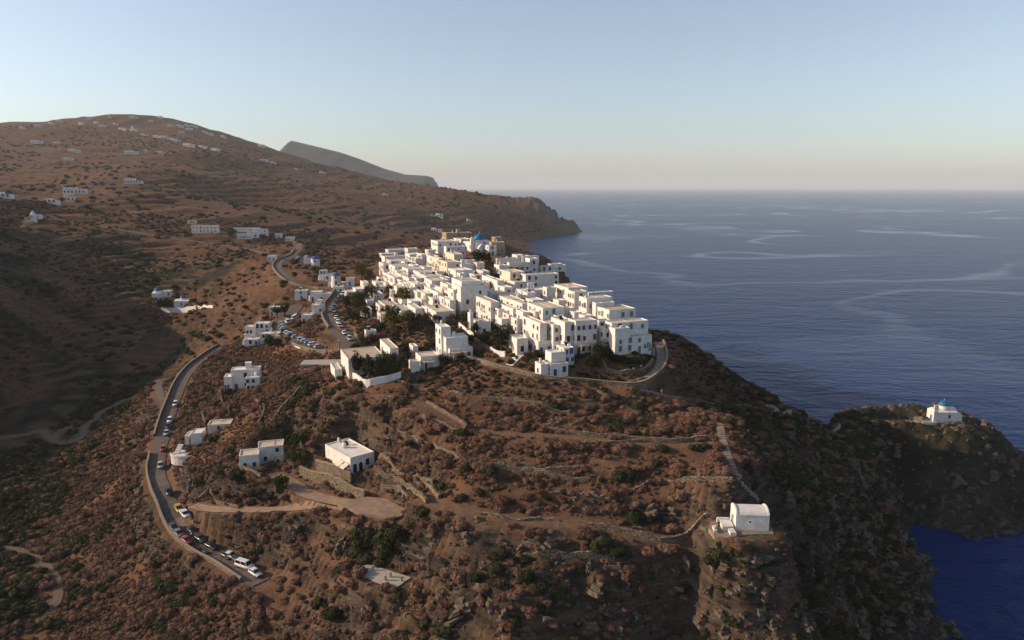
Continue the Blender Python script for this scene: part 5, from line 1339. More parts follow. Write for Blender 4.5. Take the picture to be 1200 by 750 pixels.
# utility poles and lamp posts
def pole(px, py, h, label, lamp=False):
    q = see(px, py); e = empty('utility_pole' if not lamp else 'street_lamp', tuple(q), 0, label, 'pole' if not lamp else 'lamp', 'poles along the roads')
    mb = MB(); mb.lathe([(.13,-1),(.12,0),(.09,h)], 8); mb.obj('post', M_BROWN if not lamp else M_IRON, e)
    mb = MB()
    if lamp: mb.box(-.05,-.7,h-.1, .05,.1,h); mb.obj('arm', M_IRON, e); mb = MB(); mb.box(-.16,-.95,h-.16, .16,-.45,h-.04); mb.obj('lamp_head', M_FRAME, e)
    else:
        mb.box(-.7,-.05,h-.6, .7,.05,h-.48); mb.obj('crossarm', M_BROWN, e)
        for x in (-.6, 0, .6): mb = MB(); mb.lathe([(.05,h-.47),(.07,h-.4),(.03,h-.3)], 8, 0, x, 0); mb.obj('insulator', M_FRAME, e)
for px, py, h, lab, lm in [(227,641,4.2,'iron lamp post beside the parked scooters on the lower road',True),(224,467,6.5,'wooden utility pole beside the upper stretch of the lower road',False),(390.5,418,4.5,'iron lamp post at the hairpin bend',True),(398,413,4.5,'second iron lamp post on the hairpin bend',True),
   (122,675,7,'wooden utility pole on the slope below the lower road',False),(379,510,7,'wooden utility pole among the shrubs below the long grey house',False),(313,440,6,'wooden utility pole beside the stacked-terrace hotel',False),(258,520,6,'wooden utility pole near the concrete shed',False)]: pole(px, py, h, lab, lm)

# people: one skinned figure each, standing or walking
M_SKIN = plain('skin', (.45,.27,.18), (.4,.24,.16), rough=.6)
CLOTH = {n: plain('cloth_'+n, c) for n, c in dict(white=(.7,.68,.65), red=(.4,.06,.04), blue=(.08,.15,.4), dark=(.03,.03,.04), beige=(.45,.36,.25)).items()}
def tube_ring(p, q, r0, r1, n=8):
    p, q = Vector(p), Vector(q); d = (q-p).normalized(); a = d.orthogonal().normalized(); b = d.cross(a)
    return [[tuple(c + (a*math.cos(2*math.pi*k/n) + b*math.sin(2*math.pi*k/n))*r) for k in range(n)] for c, r in ((p, r0), (q, r1))]
def person(px, py, top, legs, pose, label, off=None):
    q = see(px, py) if off is None else off
    e = empty('person', (q[0], q[1], q[2]+.07), R(pose*47), label, 'person', 'walkers on the paths')
    sk = bpy.data.meshes.new('body')
    J = {'pelvis': ((0,0,.92),.15), 'waist': ((0,0,1.08),.13), 'chest': ((0,0,1.32),.17), 'neck': ((0,0,1.47),.06), 'head': ((.01,0,1.60),.10), 'crown': ((0,0,1.70),.085)}
    for s, t in (('l', 1), ('r', -1)):
        k = .14*t if pose % 2 else .03
        J.update({'sh'+s: ((0,t*.19,1.40),.07), 'el'+s: ((-.04-k*.5,t*.25,1.14),.05), 'wr'+s: ((.06-k,t*.25,.92),.036), 'hd'+s: ((.09-k,t*.24,.83),.042),
                  'hip'+s: ((0,t*.09,.86),.10), 'kn'+s: ((k+.03,t*.10,.48),.07), 'an'+s: ((k*1.2-.02,t*.10,.09),.045), 'to'+s: ((k*1.2+.14,t*.11,.04),.04)})
    names = list(J); E = [('pelvis','waist'),('waist','chest'),('chest','neck'),('neck','head'),('head','crown')]
    for s in 'lr': E += [('chest','sh'+s),('sh'+s,'el'+s),('el'+s,'wr'+s),('wr'+s,'hd'+s),('pelvis','hip'+s),('hip'+s,'kn'+s),('kn'+s,'an'+s),('an'+s,'to'+s)]
    sk.from_pydata([J[n][0] for n in names], [(names.index(a), names.index(b)) for a, b in E], [])
    sk.materials.append(M_SKIN)
    o = link('body', sk, e)
    md = o.modifiers.new('skin', 'SKIN'); sv = sk.skin_vertices[0].data if sk.skin_vertices else None
    if sv is None:
        bpy.context.view_layer.objects.active = o
        bpy.ops.mesh.customdata_skin_add() if hasattr(bpy.ops.mesh, 'customdata_skin_add') else None
        sv = sk.skin_vertices[0].data
    for i, n in enumerate(names): sv[i].radius = (J[n][1], J[n][1])
    sv[0].use_root = True
    o.modifiers.new('smooth', 'SUBSURF').levels = 1; o.modifiers['smooth'].render_levels = 1
    def shell(name, segs, mt):
        mb = MB()
        for p, q_, r0, r1 in segs: mb.add(*loft(tube_ring(p, q_, r0, r1)))
        mb.obj(name, mt, e)
    g = lambda n: J[n][0]
    mb = MB(); mb.add(*loft([[(x*.12*1.0, y*w, z) for x, y in [(math.cos(a), math.sin(a)) for a in np.linspace(0, 2*math.pi, 10, endpoint=False)]] for z, w in ((.86,.17),(1.08,.16),(1.3,.22),(1.44,.2),(1.47,.1))])); mb.obj('shirt', CLOTH[top], e)
    for s in 'lr': shell('sleeve', [(g('sh'+s), g('el'+s), .085, .068)], CLOTH[top])
    for s in 'lr': shell('trouser_leg', [((g('hip'+s)[0], g('hip'+s)[1], .92), g('kn'+s), .125, .09), (g('kn'+s), g('an'+s), .09, .07)], CLOTH[legs])
    mb = MB(); mb.lathe([(.108,1.60),(.115,1.66),(.10,1.72),(.05,1.76)], 10, 0, -.015, 0); mb.obj('hair', CLOTH['dark'], e)
for a in [(775,463,'white','beige',1,'person in a white shirt walking on the paved path to the cape'),(761,459,'red','dark',2,'person in a red top standing on the paved path below the village'),(839.5,472.5,'blue','beige',3,'person in blue on the kerbed path along the ridge'),(929,482,'dark','dark',4,'person in dark clothes on the ridge path skyline'),
          (742,437,'white','blue',5,'person in white beside the curved garden wall'),(751,434,'white','dark',6,'person in white by the wall end below the green-shuttered house'),(596,427,'dark','blue',7,'person in dark clothes on the lane below the cistern-like house'),(604,430,'beige','dark',8,'person in beige on the lane below the cistern-like house')]: person(*a)
cx, cy, cz, cr = CHAPEL
person(0, 0, 'white', 'beige', 3, 'person in white standing on the terrace of the lone chapel', (cx-4.2, cy-.6, cz-.1)); person(0, 0, 'dark', 'dark', 6, 'person in dark clothes on the terrace of the lone chapel', (cx-3.2, cy+.6, cz-.1))

# ------------------------------------------------------------------ vegetation and rock
def leafy(name, cols, rough=.9, scale=2.5, trans=0.0):
    """foliage colour: differs from plant to plant (object random) and within the plant (noise)"""
    m, nt, lk, bs = nodes_of(name); bs.inputs['Roughness'].default_value = rough; bs.inputs['Specular IOR Level'].default_value = .15
    oi = nt.new('ShaderNodeObjectInfo'); g = nt.new('ShaderNodeNewGeometry')
    nz = N(nt, 'ShaderNodeTexNoise', Scale=scale, Detail=3.0); lk.new(g.outputs['Position'], nz.inputs['Vector'])
    ad = nt.new('ShaderNodeMath'); ad.operation = 'MULTIPLY_ADD'; ad.inputs[1].default_value = .55; lk.new(oi.outputs['Random'], ad.inputs[0])
    sb = nt.new('ShaderNodeMath'); sb.operation = 'MULTIPLY_ADD'; sb.inputs[1].default_value = .9; sb.inputs[2].default_value = -.22; lk.new(nz.outputs['Fac'], sb.inputs[0])
    lk.new(sb.outputs[0], ad.inputs[2])
    rp = nt.new('ShaderNodeValToRGB'); e = rp.color_ramp.elements
    while len(e) < len(cols): e.new(.5)
    for k, c in enumerate(cols): e[k].position = .12 + .76*k/(len(cols)-1); e[k].color = (*c, 1)
    lk.new(ad.outputs[0], rp.inputs['Fac']); lk.new(rp.outputs['Color'], bs.inputs['Base Color'])
    return m
M_DRY = leafy('dry_thorn_scrub', [(.055,.031,.021), (.108,.059,.039), (.165,.092,.061), (.13,.082,.058)])
M_SHRUB = leafy('green_scrub', [(.014,.018,.007), (.026,.030,.011), (.048,.046,.016)])
M_LEAF_D = leafy('dark_leaves', [(.014,.020,.007), (.028,.035,.012), (.05,.055,.02)])
M_LEAF_O = leafy('olive_leaves', [(.05,.05,.014), (.085,.075,.02), (.12,.095,.028)])
M_LEAF_B = leafy('brown_green_leaves', [(.035,.028,.014), (.06,.045,.02), (.085,.062,.03)])
M_PINK = leafy('bougainvillea_flowers', [(.10,.02,.03), (.19,.035,.06), (.24,.06,.08)])
M_BARK = plain('bark', (.07,.05,.035), (.045,.032,.022), bump=.4)
M_ROCK = plain('schist_rock', (.155,.12,.085), (.045,.036,.028), rough=.95, scale=1.1, bump=.8, bscale=2.5, detail=8)

def ico(sub):
    import bmesh
    bm = bmesh.new(); bmesh.ops.create_icosphere(bm, subdivisions=sub, radius=1.0)
    v = np.array([x.co[:] for x in bm.verts]); f = np.array([[q.index for q in t.verts] for t in bm.faces]); bm.free(); return v, f
ICO2, ICO3 = ico(2), ico(3)
def tufts(centres, normals, size, rg, flat=.5):
    """small leaf/twig quads around given points"""
    n = len(centres)
    a = rg.normal(size=(n,3)); a -= (a*normals).sum(1)[:,None]*normals*flat; a /= np.linalg.norm(a,axis=1)[:,None]
    b = np.cross(a, normals + rg.normal(size=(n,3))*.6); b /= np.linalg.norm(b,axis=1)[:,None]+1e-9
    s = size*rg.uniform(.55,1.25,size=(n,1))
    v = np.stack([centres-a*s-b*s*.5, centres+a*s-b*s*.35, centres+a*s*.9+b*s*.5, centres-a*s*.8+b*s*.4], 1).reshape(-1,3)
    return v, np.arange(4*n).reshape(n,4)
def bush_mesh(name, mat, seed, n=330, lumps=5, sq=.8, size=.085, core=.86):
    rg = np.random.default_rng(seed)
    c = np.concatenate([[[0,0,.35,.62]], np.c_[rg.uniform(-.5,.5,(lumps,2)), rg.uniform(.2,.5,lumps), rg.uniform(.34,.52,lumps)]])
    V_, F_ = [], []; off = 0
    iv, if_ = ICO2
    for x, y, z, r in c:
        d = iv*r*core*(1+.15*rg.normal(size=(len(iv),1))); q = d*[1,1,sq]+[x,y,z*sq]; q[:,2] = np.maximum(q[:,2], -.25)
        V_.append(q); F_.append(np.c_[if_, if_[:,2]] + off); off += len(q)
    dirs = rg.normal(size=(n,3)); dirs[:,2] = np.abs(dirs[:,2])*.9-.1; dirs /= np.linalg.norm(dirs,axis=1)[:,None]
    k = rg.integers(0, len(c), n); ctr = c[k,:3] + dirs*c[k,3:4]*rg.uniform(.92,1.2,(n,1)); ctr[:,2] *= sq
    tv, tf = tufts(ctr, dirs, size, rg)
    tri = np.concatenate(F_); V_.append(tv)
    verts = np.concatenate(V_)
    # triangles as degenerate-free: write tris and quads in one from_pydata
    faces = [tuple(map(int, t[:3])) for t in tri] + [tuple(map(int, t)) for t in tf+off]
    me = bpy.data.meshes.new(name); me.from_pydata(verts.tolist(), [], faces); me.materials.append(mat); me.update(); return me
DRY = [bush_mesh('dry_bush', M_DRY, s, 620, 4+s, .82, .062) for s in range(3)]
SHR = [bush_mesh('green_shrub', M_SHRUB, 20+s, 700, 6+s, .8, .07) for s in range(2)]

def tree_parts(seed, leafm, n=1500, tall=1.0, spread=1.0):
    """unit tree: crown about 1 radius, height about 2.1*tall; returns trunk and crown meshes"""
    rg = np.random.default_rng(seed); mb = MB()
    def limb(p, q, r0, r1):
        a, b = tube_ring(p, q, r0, r1, 7); mb.add(*loft([a, b]))
    fork = (rg.uniform(-.05,.05), rg.uniform(-.05,.05), .62*tall); limb((0,0,-.4), (0,0,.05), .13, .1); limb((0,0,.05), fork, .1, .075)
    cl = []
    for k in range(9):
        a = 2*math.pi*k/9*1.7 + rg.uniform(0,.6); rr = rg.uniform(.3,.72)*spread; zz = rg.uniform(.85,1.75)*tall
        tip = (rr*math.cos(a), rr*math.sin(a), zz); mid = tuple(.5*(fork[i]+tip[i]) + (0.08 if i == 2 else 0) for i in range(3))
        if k < 6: limb(fork, mid, .055, .035); limb(mid, tip, .035, .014)
        cl.append((*tip, rg.uniform(.26,.46)))
    cl.append((0,0,1.55*tall,.5)); cl.append((.1,-.1,1.15*tall,.5)); cl = np.array(cl)
    trunk = mb.mesh('trunk', [M_BARK])
    k = rg.integers(0, len(cl), n); d = rg.normal(size=(n,3)); d /= np.linalg.norm(d,axis=1)[:,None]
    ctr = cl[k,:3] + d*cl[k,3:4]*(rg.uniform(.35,1.08,(n,1)))**.6
    tv, tf = tufts(ctr, d, .075, rg, .4)
    crown = np_mesh('crown', tv, tf, leafm)
    return trunk, crown
TREES = {'dark': [tree_parts(s, M_LEAF_D) for s in (1,2)], 'olive': [tree_parts(s, M_LEAF_O) for s in (3,4)], 'brown': [tree_parts(s, M_LEAF_B, 900) for s in (5,6)], 'pink': [tree_parts(7, M_PINK, 1200, .8, 1.15)]}
def tree(px, py, rpx, kind, label, group='trees among the village houses', tall=1.0):
    """px, py: foot of the tree in the picture; rpx: crown radius in picture pixels"""
    q = see(px, py); r = 1.22*rpx*proj(*q)[2]/830
    e = empty('tree' if kind != 'pink' else 'bougainvillea', (q[0], q[1], q[2]), random.uniform(0, 6), label, 'tree' if kind != 'pink' else 'bougainvillea', group)
    e.scale = (r, r, r*tall)
    t = TREES[kind]; tr, cr = t[int(px) % len(t)]
    link('trunk', tr, e); link('crown', cr, e)
TL = [(474,360,9,'olive','bushy olive-green tree in front of the white north-west houses',1.1),(466,358,6,'brown','thin brownish tree left of the bushy olive-green tree',1),(410,362,8,'dark','dark round tree beside the upper hairpin arm',.9),(420,360,9,'olive','yellow-green tree beside the upper hairpin arm',.85),(437,356,9,'brown','brownish tree behind the white pillars',1),
 (462,388,12,'olive','large yellow-green tree at the edge of the ploughed plot',1),(478,390,12,'brown','large dull brown-green tree behind the ploughed plot',.95),(490,388,10,'brown','second dull brown-green tree by the ploughed plot',.9),(443,385,5,'pink','pink bougainvillea climbing a wall among the trees',1.1),(446,400,7,'pink','low crimson bougainvillea by the L-shaped house',.6),
 (420,444,9,'dark','first dark tree in the row before the long grey house',1.4),(432,446,9,'dark','second dark tree in the row before the long grey house',1.4),(445,446,9,'dark','third dark tree in the row before the long grey house',1.4),(457,444,10,'dark','fourth dark tree in the row before the long grey house',1.3),(469,441,9,'brown','last brownish tree in the row before the long grey house',1.3),
 (521,430,8,'dark','dark shrubby tree beside the pergola house',.8),(588,411,12,'dark','round dark green tree above the short white garden wall',1),(556,393,8,'dark','dark tree below the low house with the tower chimney',.8),(572,391,8,'brown','brownish tree in the brown garden plot',.8),(545,380,8,'brown','brown-leaved tree beside the sloping white wall',.8),(529,382,8,'brown','brown tree over the terrace east of the long low house',.7),
 (703,430,11,'dark','tall dark tree between the veranda house and the corner house',1.2),(693,436,9,'dark','lower dark tree beside the lane under the front row',.9),(712,428,9,'dark','dark tree against the corner house',1),(722,428,7,'dark','first dark tree of the hedge inside the curved garden wall',.75),(733,430,7,'dark','second dark tree of the hedge inside the curved garden wall',.75),(744,430,7,'dark','third dark tree of the hedge inside the curved garden wall',.75),(754,428,6,'dark','last dark tree of the hedge inside the curved garden wall',.75),
 (560,312,8,'dark','dark tree in the ruined plot below the domed church',1),(570,311,7,'dark','second dark tree in the ruined plot below the domed church',1),(589,294,5,'dark','small dark tree beside the ruined stone house',1),(665,352,5,'dark','small dark tree at the corner of the bell-gable chapel',1),(694,378,5,'pink','red flowering bush on the roof terrace of the front row',.8),
 (424,328,9,'olive','green tree near the turquoise-capped windmill',.9),(433,332,6,'brown','thin brownish tree near the turquoise-capped windmill',1.2),(325,372,6,'dark','dark tree beside the white house on the bend',.9),(334,370,6,'dark','second dark tree beside the white house on the bend',1),(316,408,7,'dark','dark tree before the stacked-terrace hotel',.9),(326,408,6,'dark','second dark tree before the stacked-terrace hotel',.9),(337,404,5,'brown','brownish shrub tree under the hairpin parapet',.8),
 (352,386,5,'dark','small dark tree on the hairpin bank',.8),(345,548,10,'olive','yellow-green tree between the two villas',.9),(356,545,9,'olive','broad yellow-green tree left of the square villa',.8),(340,522,9,'dark','dark green tree above the two villas',.9),(350,525,9,'dark','second dark green tree above the two villas',.9),(330,575,10,'dark','dark shrubby tree below the white villa',.8),(262,560,9,'dark','dark tree left of the white villa',.7),
 (188,366,7,'dark','dark tree inside the monastery',1),(195,364,6,'dark','second dark tree inside the monastery',1),(272,278,5,'olive','round tree before the long villa on the far ridge',1),(346,313,5,'dark','dark tree beside the stone windmill',.9)]
for a in [(404,358,6,'brown'),(428,374,8,'brown'),(415,380,7,'dark'),(452,374,7,'dark'),(433,394,7,'brown'),(425,408,7,'brown'),(417,414,6,'dark'),(500,398,7,'brown'),(508,410,6,'dark'),(540,427,6,'dark'),(457,347,6,'brown'),(432,348,6,'dark'),(480,412,6,'brown'),(436,404,6,'brown'),(408,372,5,'brown'),(424,366,7,'dark'),(446,390,6,'dark'),(500,380,7,'brown'),(512,380,6,'brown'),(548,404,6,'dark'),(568,404,6,'dark'),(619,414,5,'brown'),(628,420,5,'brown')]:
    TL.append((*a, ('dark green' if a[3] == 'dark' else 'brownish') + ' garden tree among the plots on the village edge', .9))
for a in TL: tree(a[0], a[1], a[2], a[3], a[4], tall=a[5])

# scatter
def free(x, y, pad=0):
    i = np.clip((x+300).astype(int), 0, 599); j = np.clip((y-60).astype(int), 0, 519)
    return ~(OCC[j, i] | OCCR[j, i])
for _ in range(1): OCCD = OCC.copy()
rg = np.random.default_rng(5)
def jitter(x0, x1, y0, y1, s):
    X, Y = np.meshgrid(np.arange(x0, x1, s), np.arange(y0, y1, s)); X = X.ravel() + rg.uniform(-.5,.5,X.size)*s; Y = Y.ravel() + rg.uniform(-.5,.5,Y.size)*s
    return X, Y
def visible(x, y, z, r):
    px, py, d = proj(x, y, z); return (d > 60) & (px > -20-r*830/d) & (px < 1220) & (py > 100) & (py < 770)
PTS = []        # x, y, z, r, kind (0 dry, 1 green)
x, y = jitter(-200, 135, 96, 330, 1.12); z = sample(Z, x, y)
cl = fbm(x/9, y/9, 71, 3); pa = sample(path_a, x, y); vm = sample(VM, x, y); gr = sample(green_a, x, y); rk = sample(rock_a, x, y)
tm_ = sample(TM, x, y); fr_ = sample(fr, x, y); band = (1-tm_) + tm_*(.16+.95*np.maximum(sstep(.5,.68,fr_), 1-sstep(.02,.12,fr_)))
p_ = (.3+.7*sstep(.28,.5,cl))*np.minimum(band,1)*(1-.55*pa*(1-vm))*(1-.45*vm)*(1-.35*rk)
k = (rg.uniform(size=x.size) < p_) & free(x, y) & (z > 2.5)
r = .45 + 1.05*rg.uniform(size=x.size)**1.7*(.35+1.1*sstep(.3,.62,fbm(x/11, y/11, 72)))
kind = (rg.uniform(size=x.size) < (.05 + .38*vm + .55*sstep(50,66,x) + .16*sstep(.55,.72,fbm(x/18,y/18,73)) + .75*gr*(x < -60))).astype(int)
r = np.where(kind == 1, r*1.2+.15, r*1.22)
PTS.append(np.stack([x,y,z,r,kind],1)[k])
x, y = jitter(-620, 90, 330, 760, 5.2); z = sample(Z, x, y); gr = sample(green_a, x, y); vm = sample(VM, x, y)
p_ = sstep(.30,.66,fbm(x/28,y/28,74,4))*.85*(1-.93*vm); k = (rg.uniform(size=x.size) < p_) & (free(x, y) | (y > 575)) & (z > 2.5)
r = 1.0+2.0*rg.uniform(size=x.size)**1.6; kind = (rg.uniform(size=x.size) < .45+.5*gr).astype(int); PTS.append(np.stack([x,y,z,r,kind],1)[k])
x, y = jitter(-190, -60, 110, 330, 4.5); z = sample(Z, x, y); gr = sample(green_a, x, y)
k = (rg.uniform(size=x.size) < .4*gr) & free(x, y); PTS.append(np.stack([x,y,z,1.2+1.6*rg.uniform(size=x.size),np.ones(x.size)],1)[k])
x, y = jitter(-1900, 160, 760, 2300, 17); z = sample(Z, x, y); k = (rg.uniform(size=x.size) < .6*sstep(.32,.62,fbm(x/90,y/90,75))) & (z > 3); PTS.append(np.stack([x,y,z,1.8+3.2*rg.uniform(size=x.size),rg.uniform(size=x.size) < .8],1)[k])
x, y = jitter(-170, 130, 98, 235, 1.25); z = sample(Z, x, y); pa = sample(path_a, x, y); vm = sample(VM, x, y)
k = (rg.uniform(size=x.size) < (.25+.6*sstep(.4,.6,fbm(x/6,y/6,78)))*(1-.45*pa)*(1-.9*vm)) & free(x, y) & (z > 2); PTS.append(np.stack([x,y,z,.16+.3*rg.uniform(size=x.size),np.zeros(x.size)],1)[k])
x, y = jitter(-120, 125, 98, 215, .95); z = sample(Z, x, y); sl = sample(SL2, x, y); vm = sample(VM, x, y)
k = (rg.uniform(size=x.size) < .45*sstep(.7,1.6,sl)*(.25+.75*sstep(.38,.56,fbm(x/6,y/6,79)))*(1-vm)) & ~OCCR[np.clip((y-60).astype(int),0,519), np.clip((x+300).astype(int),0,599)] & (z > 3); PTS.append(np.stack([x,y,z,.35+.75*rg.uniform(size=x.size)**1.5,(rg.uniform(size=x.size) < .25)],1)[k])
# particular dark shrubs
for px, py, rp, in [(610,480,5),(722,500,14),(735,562,18),(745,570,14),(705,640,20),(722,644,16),(845,652,17),(856,648,12),(430,632,22),(450,640,22),(470,628,18),(415,650,14),(375,712,17),(392,720,14),(590,652,14),(608,656,14),(632,690,16),(655,700,16),(640,716,14),(500,735,16),(520,742,14),(560,678,10),
   (345,470,10),(358,462,10),(338,480,10),(330,492,10),(322,502,9),(370,455,9),(385,462,10),(398,470,9),(410,478,8),(365,480,10),(350,495,10),(300,578,12),(318,582,12),(280,560,11),(235,565,9),(228,552,8),(95,560,9),(110,680,10),(185,660,12),(200,690,16),(215,705,16),(190,680,14),(360,655,8),(480,520,7),(545,552,9),(660,480,6),(600,590,6),(770,545,8),(310,470,8),(252,515,8),(465,470,7),(440,480,9),(455,488,7),(300,455,8),(308,460,7),
   (20,700,16),(45,715,14),(15,725,16),(60,735,14),(35,690,12),(5,710,14),(430,655,10),(445,660,12),(838,660,13),(872,700,10),(858,730,10),(900,690,9),(820,740,12)]:
    q = see(px, py); PTS.append(np.array([[q[0], q[1], q[2], rp*proj(*q)[2]/830, 1]]))
P = np.concatenate(PTS); v = visible(P[:,0], P[:,1], P[:,2], P[:,3]); P = P[v]
size = P[:,3]/proj(P[:,0],P[:,1],P[:,2])[2]
def place_plants(kd, meshes, n_ind, name, label, cat, group, stuff_name, stuff_label):
    Q = P[P[:,4] == kd]; s = size[P[:,4] == kd]; o = np.argsort(-s); Q = Q[o]
    src = []
    for i, (x, y, z, r, _) in enumerate(Q[:n_ind]):
        ob = link(name, meshes[i % len(meshes)]); ob.location = (x, y, z-.12*r); ob.rotation_euler = (0, 0, random.uniform(0, 6.28)); f = random.uniform(.85, 1.2)
        ob.scale = (r*random.uniform(.9,1.15), r*random.uniform(.9,1.15), r*f); tag(ob, label, cat, group)
        if i < len(meshes): src.append(ob)
    rest = Q[n_ind:]
    me = bpy.data.meshes.new(stuff_name); me.from_pydata([(a, b, c-.12*d) for a, b, c, d, _ in rest], [], [])
    a = me.attributes.new('size', 'FLOAT', 'POINT'); a.data.foreach_set('value', rest[:,3].astype(np.float32))
    a = me.attributes.new('turn', 'FLOAT', 'POINT'); a.data.foreach_set('value', rg.uniform(0, 6.28, len(rest)).astype(np.float32))
    a = me.attributes.new('pick', 'INT', 'POINT'); a.data.foreach_set('value', rg.integers(0, len(meshes), len(rest)).astype(np.int32))
    ob = tag(link(stuff_name, me), stuff_label, kind='stuff')
    ng = bpy.data.node_groups.new(stuff_name, 'GeometryNodeTree'); nn, ll = ng.nodes, ng.links
    ng.interface.new_socket('Geometry', in_out='INPUT', socket_type='NodeSocketGeometry'); ng.interface.new_socket('Geometry', in_out='OUTPUT', socket_type='NodeSocketGeometry')
    gi, go = nn.new('NodeGroupInput'), nn.new('NodeGroupOutput'); jn = nn.new('GeometryNodeJoinGeometry')
    def named(nm, ty):
        q = nn.new('GeometryNodeInputNamedAttribute'); q.data_type = ty; q.inputs['Name'].default_value = nm; return q.outputs['Attribute']
    sz, tu, pk = named('size', 'FLOAT'), named('turn', 'FLOAT'), named('pick', 'INT')
    cb = nn.new('ShaderNodeCombineXYZ'); ll.new(tu, cb.inputs['Z'])
    for i, so in enumerate(src):
        cm = nn.new('FunctionNodeCompare'); cm.data_type = 'INT'; cm.operation = 'EQUAL'; ll.new(pk, cm.inputs[2]); cm.inputs[3].default_value = i
        oi = nn.new('GeometryNodeObjectInfo'); oi.inputs['Object'].default_value = so; oi.inputs['As Instance'].default_value = True; oi.transform_space = 'ORIGINAL'
        ip = nn.new('GeometryNodeInstanceOnPoints'); ll.new(gi.outputs[0], ip.inputs['Points']); ll.new(cm.outputs[0], ip.inputs['Selection']); ll.new(oi.outputs['Geometry'], ip.inputs['Instance'])
        ll.new(cb.outputs[0], ip.inputs['Rotation']); ll.new(sz, ip.inputs['Scale']); ll.new(ip.outputs[0], jn.inputs[0])
    ll.new(jn.outputs[0], go.inputs[0])
    md = ob.modifiers.new('scatter', 'NODES'); md.node_group = ng
    print('PLANTS', name, len(Q))
place_plants(0, DRY, 300, 'dry_bush', 'rounded dry brown thorn bush on the terraced slope', 'bush', 'large dry thorn bushes on the slopes', 'dry_scrub', 'smaller dry brown scrub covering the slopes')
place_plants(1, SHR, 220, 'green_shrub', 'dark green mastic shrub among the dry scrub', 'shrub', 'dark green shrubs on the slopes', 'green_scrub', 'smaller dark green scrub across the valley and hillsides')

# boulders
def rock_mesh(seed):
    """broken schist: a few tilted slabs with chipped corners, stacked"""
    g = np.random.default_rng(seed); mb = MB(); z = -.55
    n = 3 + seed % 3
    for k in range(n):
        th = g.uniform(.22,.42); a = g.uniform(.55,1.0)*(1-.12*k); b = g.uniform(.45,.85)*(1-.12*k); m = 7; ox, oy = g.uniform(-.2,.2,2); t0 = g.uniform(0,6.28)
        ang = np.sort(g.uniform(0, 2*math.pi, m)); rr = g.uniform(.72,1.1,m)
        tx, ty = g.uniform(-.16,.16,2)
        lo = [(ox+a*r_*math.cos(q+t0), oy+b*r_*math.sin(q+t0)) for q, r_ in zip(ang, rr)]
        hi = [(ox+(x-ox)*f+g.uniform(-.04,.04), oy+(y-oy)*f+g.uniform(-.04,.04)) for (x, y), f in zip(lo, g.uniform(.8,1.0,m))]
        vs = [(x, y, z+tx*x+ty*y) for x, y in lo] + [(x, y, z+th+tx*x+ty*y+g.uniform(-.05,.05)) for x, y in hi]
        mb.add(vs, [(i_, (i_+1) % m, m+(i_+1) % m, m+i_) for i_ in range(m)] + [tuple(range(m, 2*m))])
        z += th*.82
    return mb.mesh('boulder', [M_ROCK])
RK = [rock_mesh(40+i) for i in range(5)]
x, y = jitter(-150, 135, 98, 262, 3.0); z = sample(Z, x, y); rk = sample(rock_a, x, y); sl = sample(SL2, x, y)
k = (rg.uniform(size=x.size) < .03 + .6*rk*sstep(.45,1.1,sl)) & free(x, y) & (z > .3) & (sample(VM, x, y) < .1)
Q = np.stack([x,y,z,.4+1.7*rg.uniform(size=x.size)**2*(.4+rk)],1)[k]
Q = np.concatenate([Q, np.array([[*see(px,py), rp*proj(*see(px,py))[2]/830] for px, py, rp in [(548,632,13),(530,622,9),(505,640,9),(600,650,11),(560,610,8),(700,690,12),(655,705,10),(600,540,6),(545,515,7),(590,545,7),(610,550,7),(660,590,8),(672,585,6),(575,715,11),(540,705,10),(560,690,9),(770,672,9),(790,665,9),(640,730,10),(720,735,14),(745,725,10),(780,712,9),(820,720,10),(800,700,8),(690,735,12),(920,700,9),(950,670,8),(960,715,10),(985,700,9),(1010,720,10),(1035,690,9),(1000,660,8),(1060,700,9),(1040,730,10),(520,665,10),(527,690,8),(170,700,7),(180,720,8),(100,600,5),(140,660,6),(1050,650,8),(1075,700,8),(1085,730,8),(1020,650,8),(930,720,9),(890,720,9),(850,662,10),(866,668,9),(884,660,10),(900,655,9),(858,690,11),(880,688,9),(895,700,10),(846,715,12),(868,722,11),(905,735,10),(850,742,12),(832,690,9),(826,722,10),(912,680,9),(878,742,10)]])])
v = visible(Q[:,0],Q[:,1],Q[:,2],Q[:,3]); Q = Q[v]; s = Q[:,3]/proj(Q[:,0],Q[:,1],Q[:,2])[2]; Q = Q[np.argsort(-s)]
for i, (a, b, c, r) in enumerate(Q[:280]):
    ob = link('boulder', RK[i % 5]); ob.location = (a, b, c+.1*r); ob.rotation_euler = (random.uniform(-.35,.35), random.uniform(-.35,.35), random.uniform(0,6.28)); ob.scale = (r*random.uniform(.8,1.3), r*random.uniform(.8,1.2), r*random.uniform(.7,1.3))
    tag(ob, 'broken grey-brown schist boulder lying on the slope', 'rock', 'boulders on the slopes')
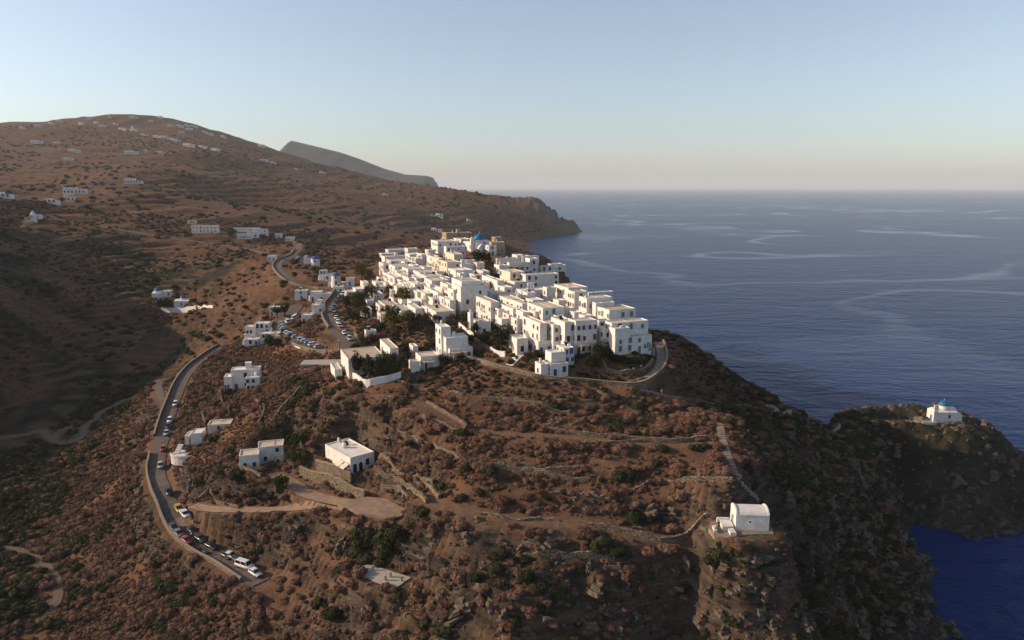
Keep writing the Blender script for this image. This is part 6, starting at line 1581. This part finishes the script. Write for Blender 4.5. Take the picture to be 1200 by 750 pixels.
# more broken rock on the crags and in the foreground: one mass of stones
x, y = jitter(55, 215, 140, 300, 2.4); z = sample(Z, x, y); ck = sample(crag, x, y)
k = (rg.uniform(size=x.size) < .75*ck) & free(x, y) & (z > -.3); Q2 = np.stack([x,y,z,.5+1.9*rg.uniform(size=x.size)**2],1)[k]
x, y = jitter(-70, 60, 100, 150, 2.2); z = sample(Z, x, y); ck = sample(fore, x, y)
k = (rg.uniform(size=x.size) < .28*ck) & free(x, y); Q3 = np.stack([x,y,z,.4+1.3*rg.uniform(size=x.size)**2.5],1)[k]
rest = np.concatenate([Q[280:], Q2, Q3])
TRI = []
for me_ in RK:
    me_.calc_loop_triangles(); TRI.append((np.array([v_.co[:] for v_ in me_.vertices]), np.array([t.vertices[:] for t in me_.loop_triangles])))
VV = []; FF = []; off = 0
for i, (a, b, c, r) in enumerate(rest):
    v0, f0 = TRI[i % len(TRI)]; t = rg.uniform(0, 6.28); ct, st2 = math.cos(t), math.sin(t)
    q = v0*[r*rg.uniform(.8,1.4), r*rg.uniform(.7,1.1), r*rg.uniform(.6,1.2)]; q = np.stack([q[:,0]*ct-q[:,1]*st2, q[:,0]*st2+q[:,1]*ct, q[:,2]+q[:,0]*rg.uniform(-.3,.3)], 1)
    VV.append(q+[a,b,c]); FF.append(f0+off); off += len(q)
tag(link('loose_stones', np_mesh('loose_stones', np.concatenate(VV), np.concatenate(FF), M_ROCK)), 'loose stones and broken ledges strewn over slopes and sea cliffs', kind='stuff')
print('ROCKS', len(Q), len(rest))

# ------------------------------------------------------------------ labels of the unnamed houses: looks first, then what stands next to them
def count_name(n): return NUM[n] if n < len(NUM) else 'many'
def finish_labels():
    for e, d in HOUSES:
        lab = d['label']
        if not lab:
            st = {1: 'one-storey', 2: 'two-storey', 3: 'three-storey', 4: 'four-storey'}[min(4, d['st'])]
            col = {'w': 'white', 'c': 'cream', 'g': 'greyish white', 's': 'beige stone', 'd': 'stone'}[d['col']]
            colw = {'dark': 'dark', 'brown': 'brown', 'blue': 'blue', 'navy': 'navy', 'green': 'green', None: ''}[d['wc']]
            bits = []
            if d['nwin']: bits.append(count_name(d['nwin']) + (' ' + colw if colw else '') + (' windows' if d['nwin'] > 1 else ' window'))
            bits += d['feats'][:1]
            size = 'narrow ' if d['w'] < 3.2 else ('wide ' if d['w'] > 9 else '')
            lab = size + col + ' ' + st + ' house' + (' with ' + ' and '.join(bits) if bits else ' with blank walls')
            k = min(LANDMARKS, key=lambda q: (q[0]-e.location.x)**2 + (q[1]-e.location.y)**2)
            lab += ' near ' + k[2]
            if len(lab.replace('-', ' ').split()) > 16 and len(bits) > 1: lab = size + col + ' ' + st + ' house with ' + bits[0] + ' near ' + k[2]
            if len(lab.replace('-', ' ').split()) > 16: lab = col + ' ' + st + ' house near ' + k[2]
        tag(e, lab, d['cat'], d['group'] or 'whitewashed houses of the hilltop village')
finish_labels()
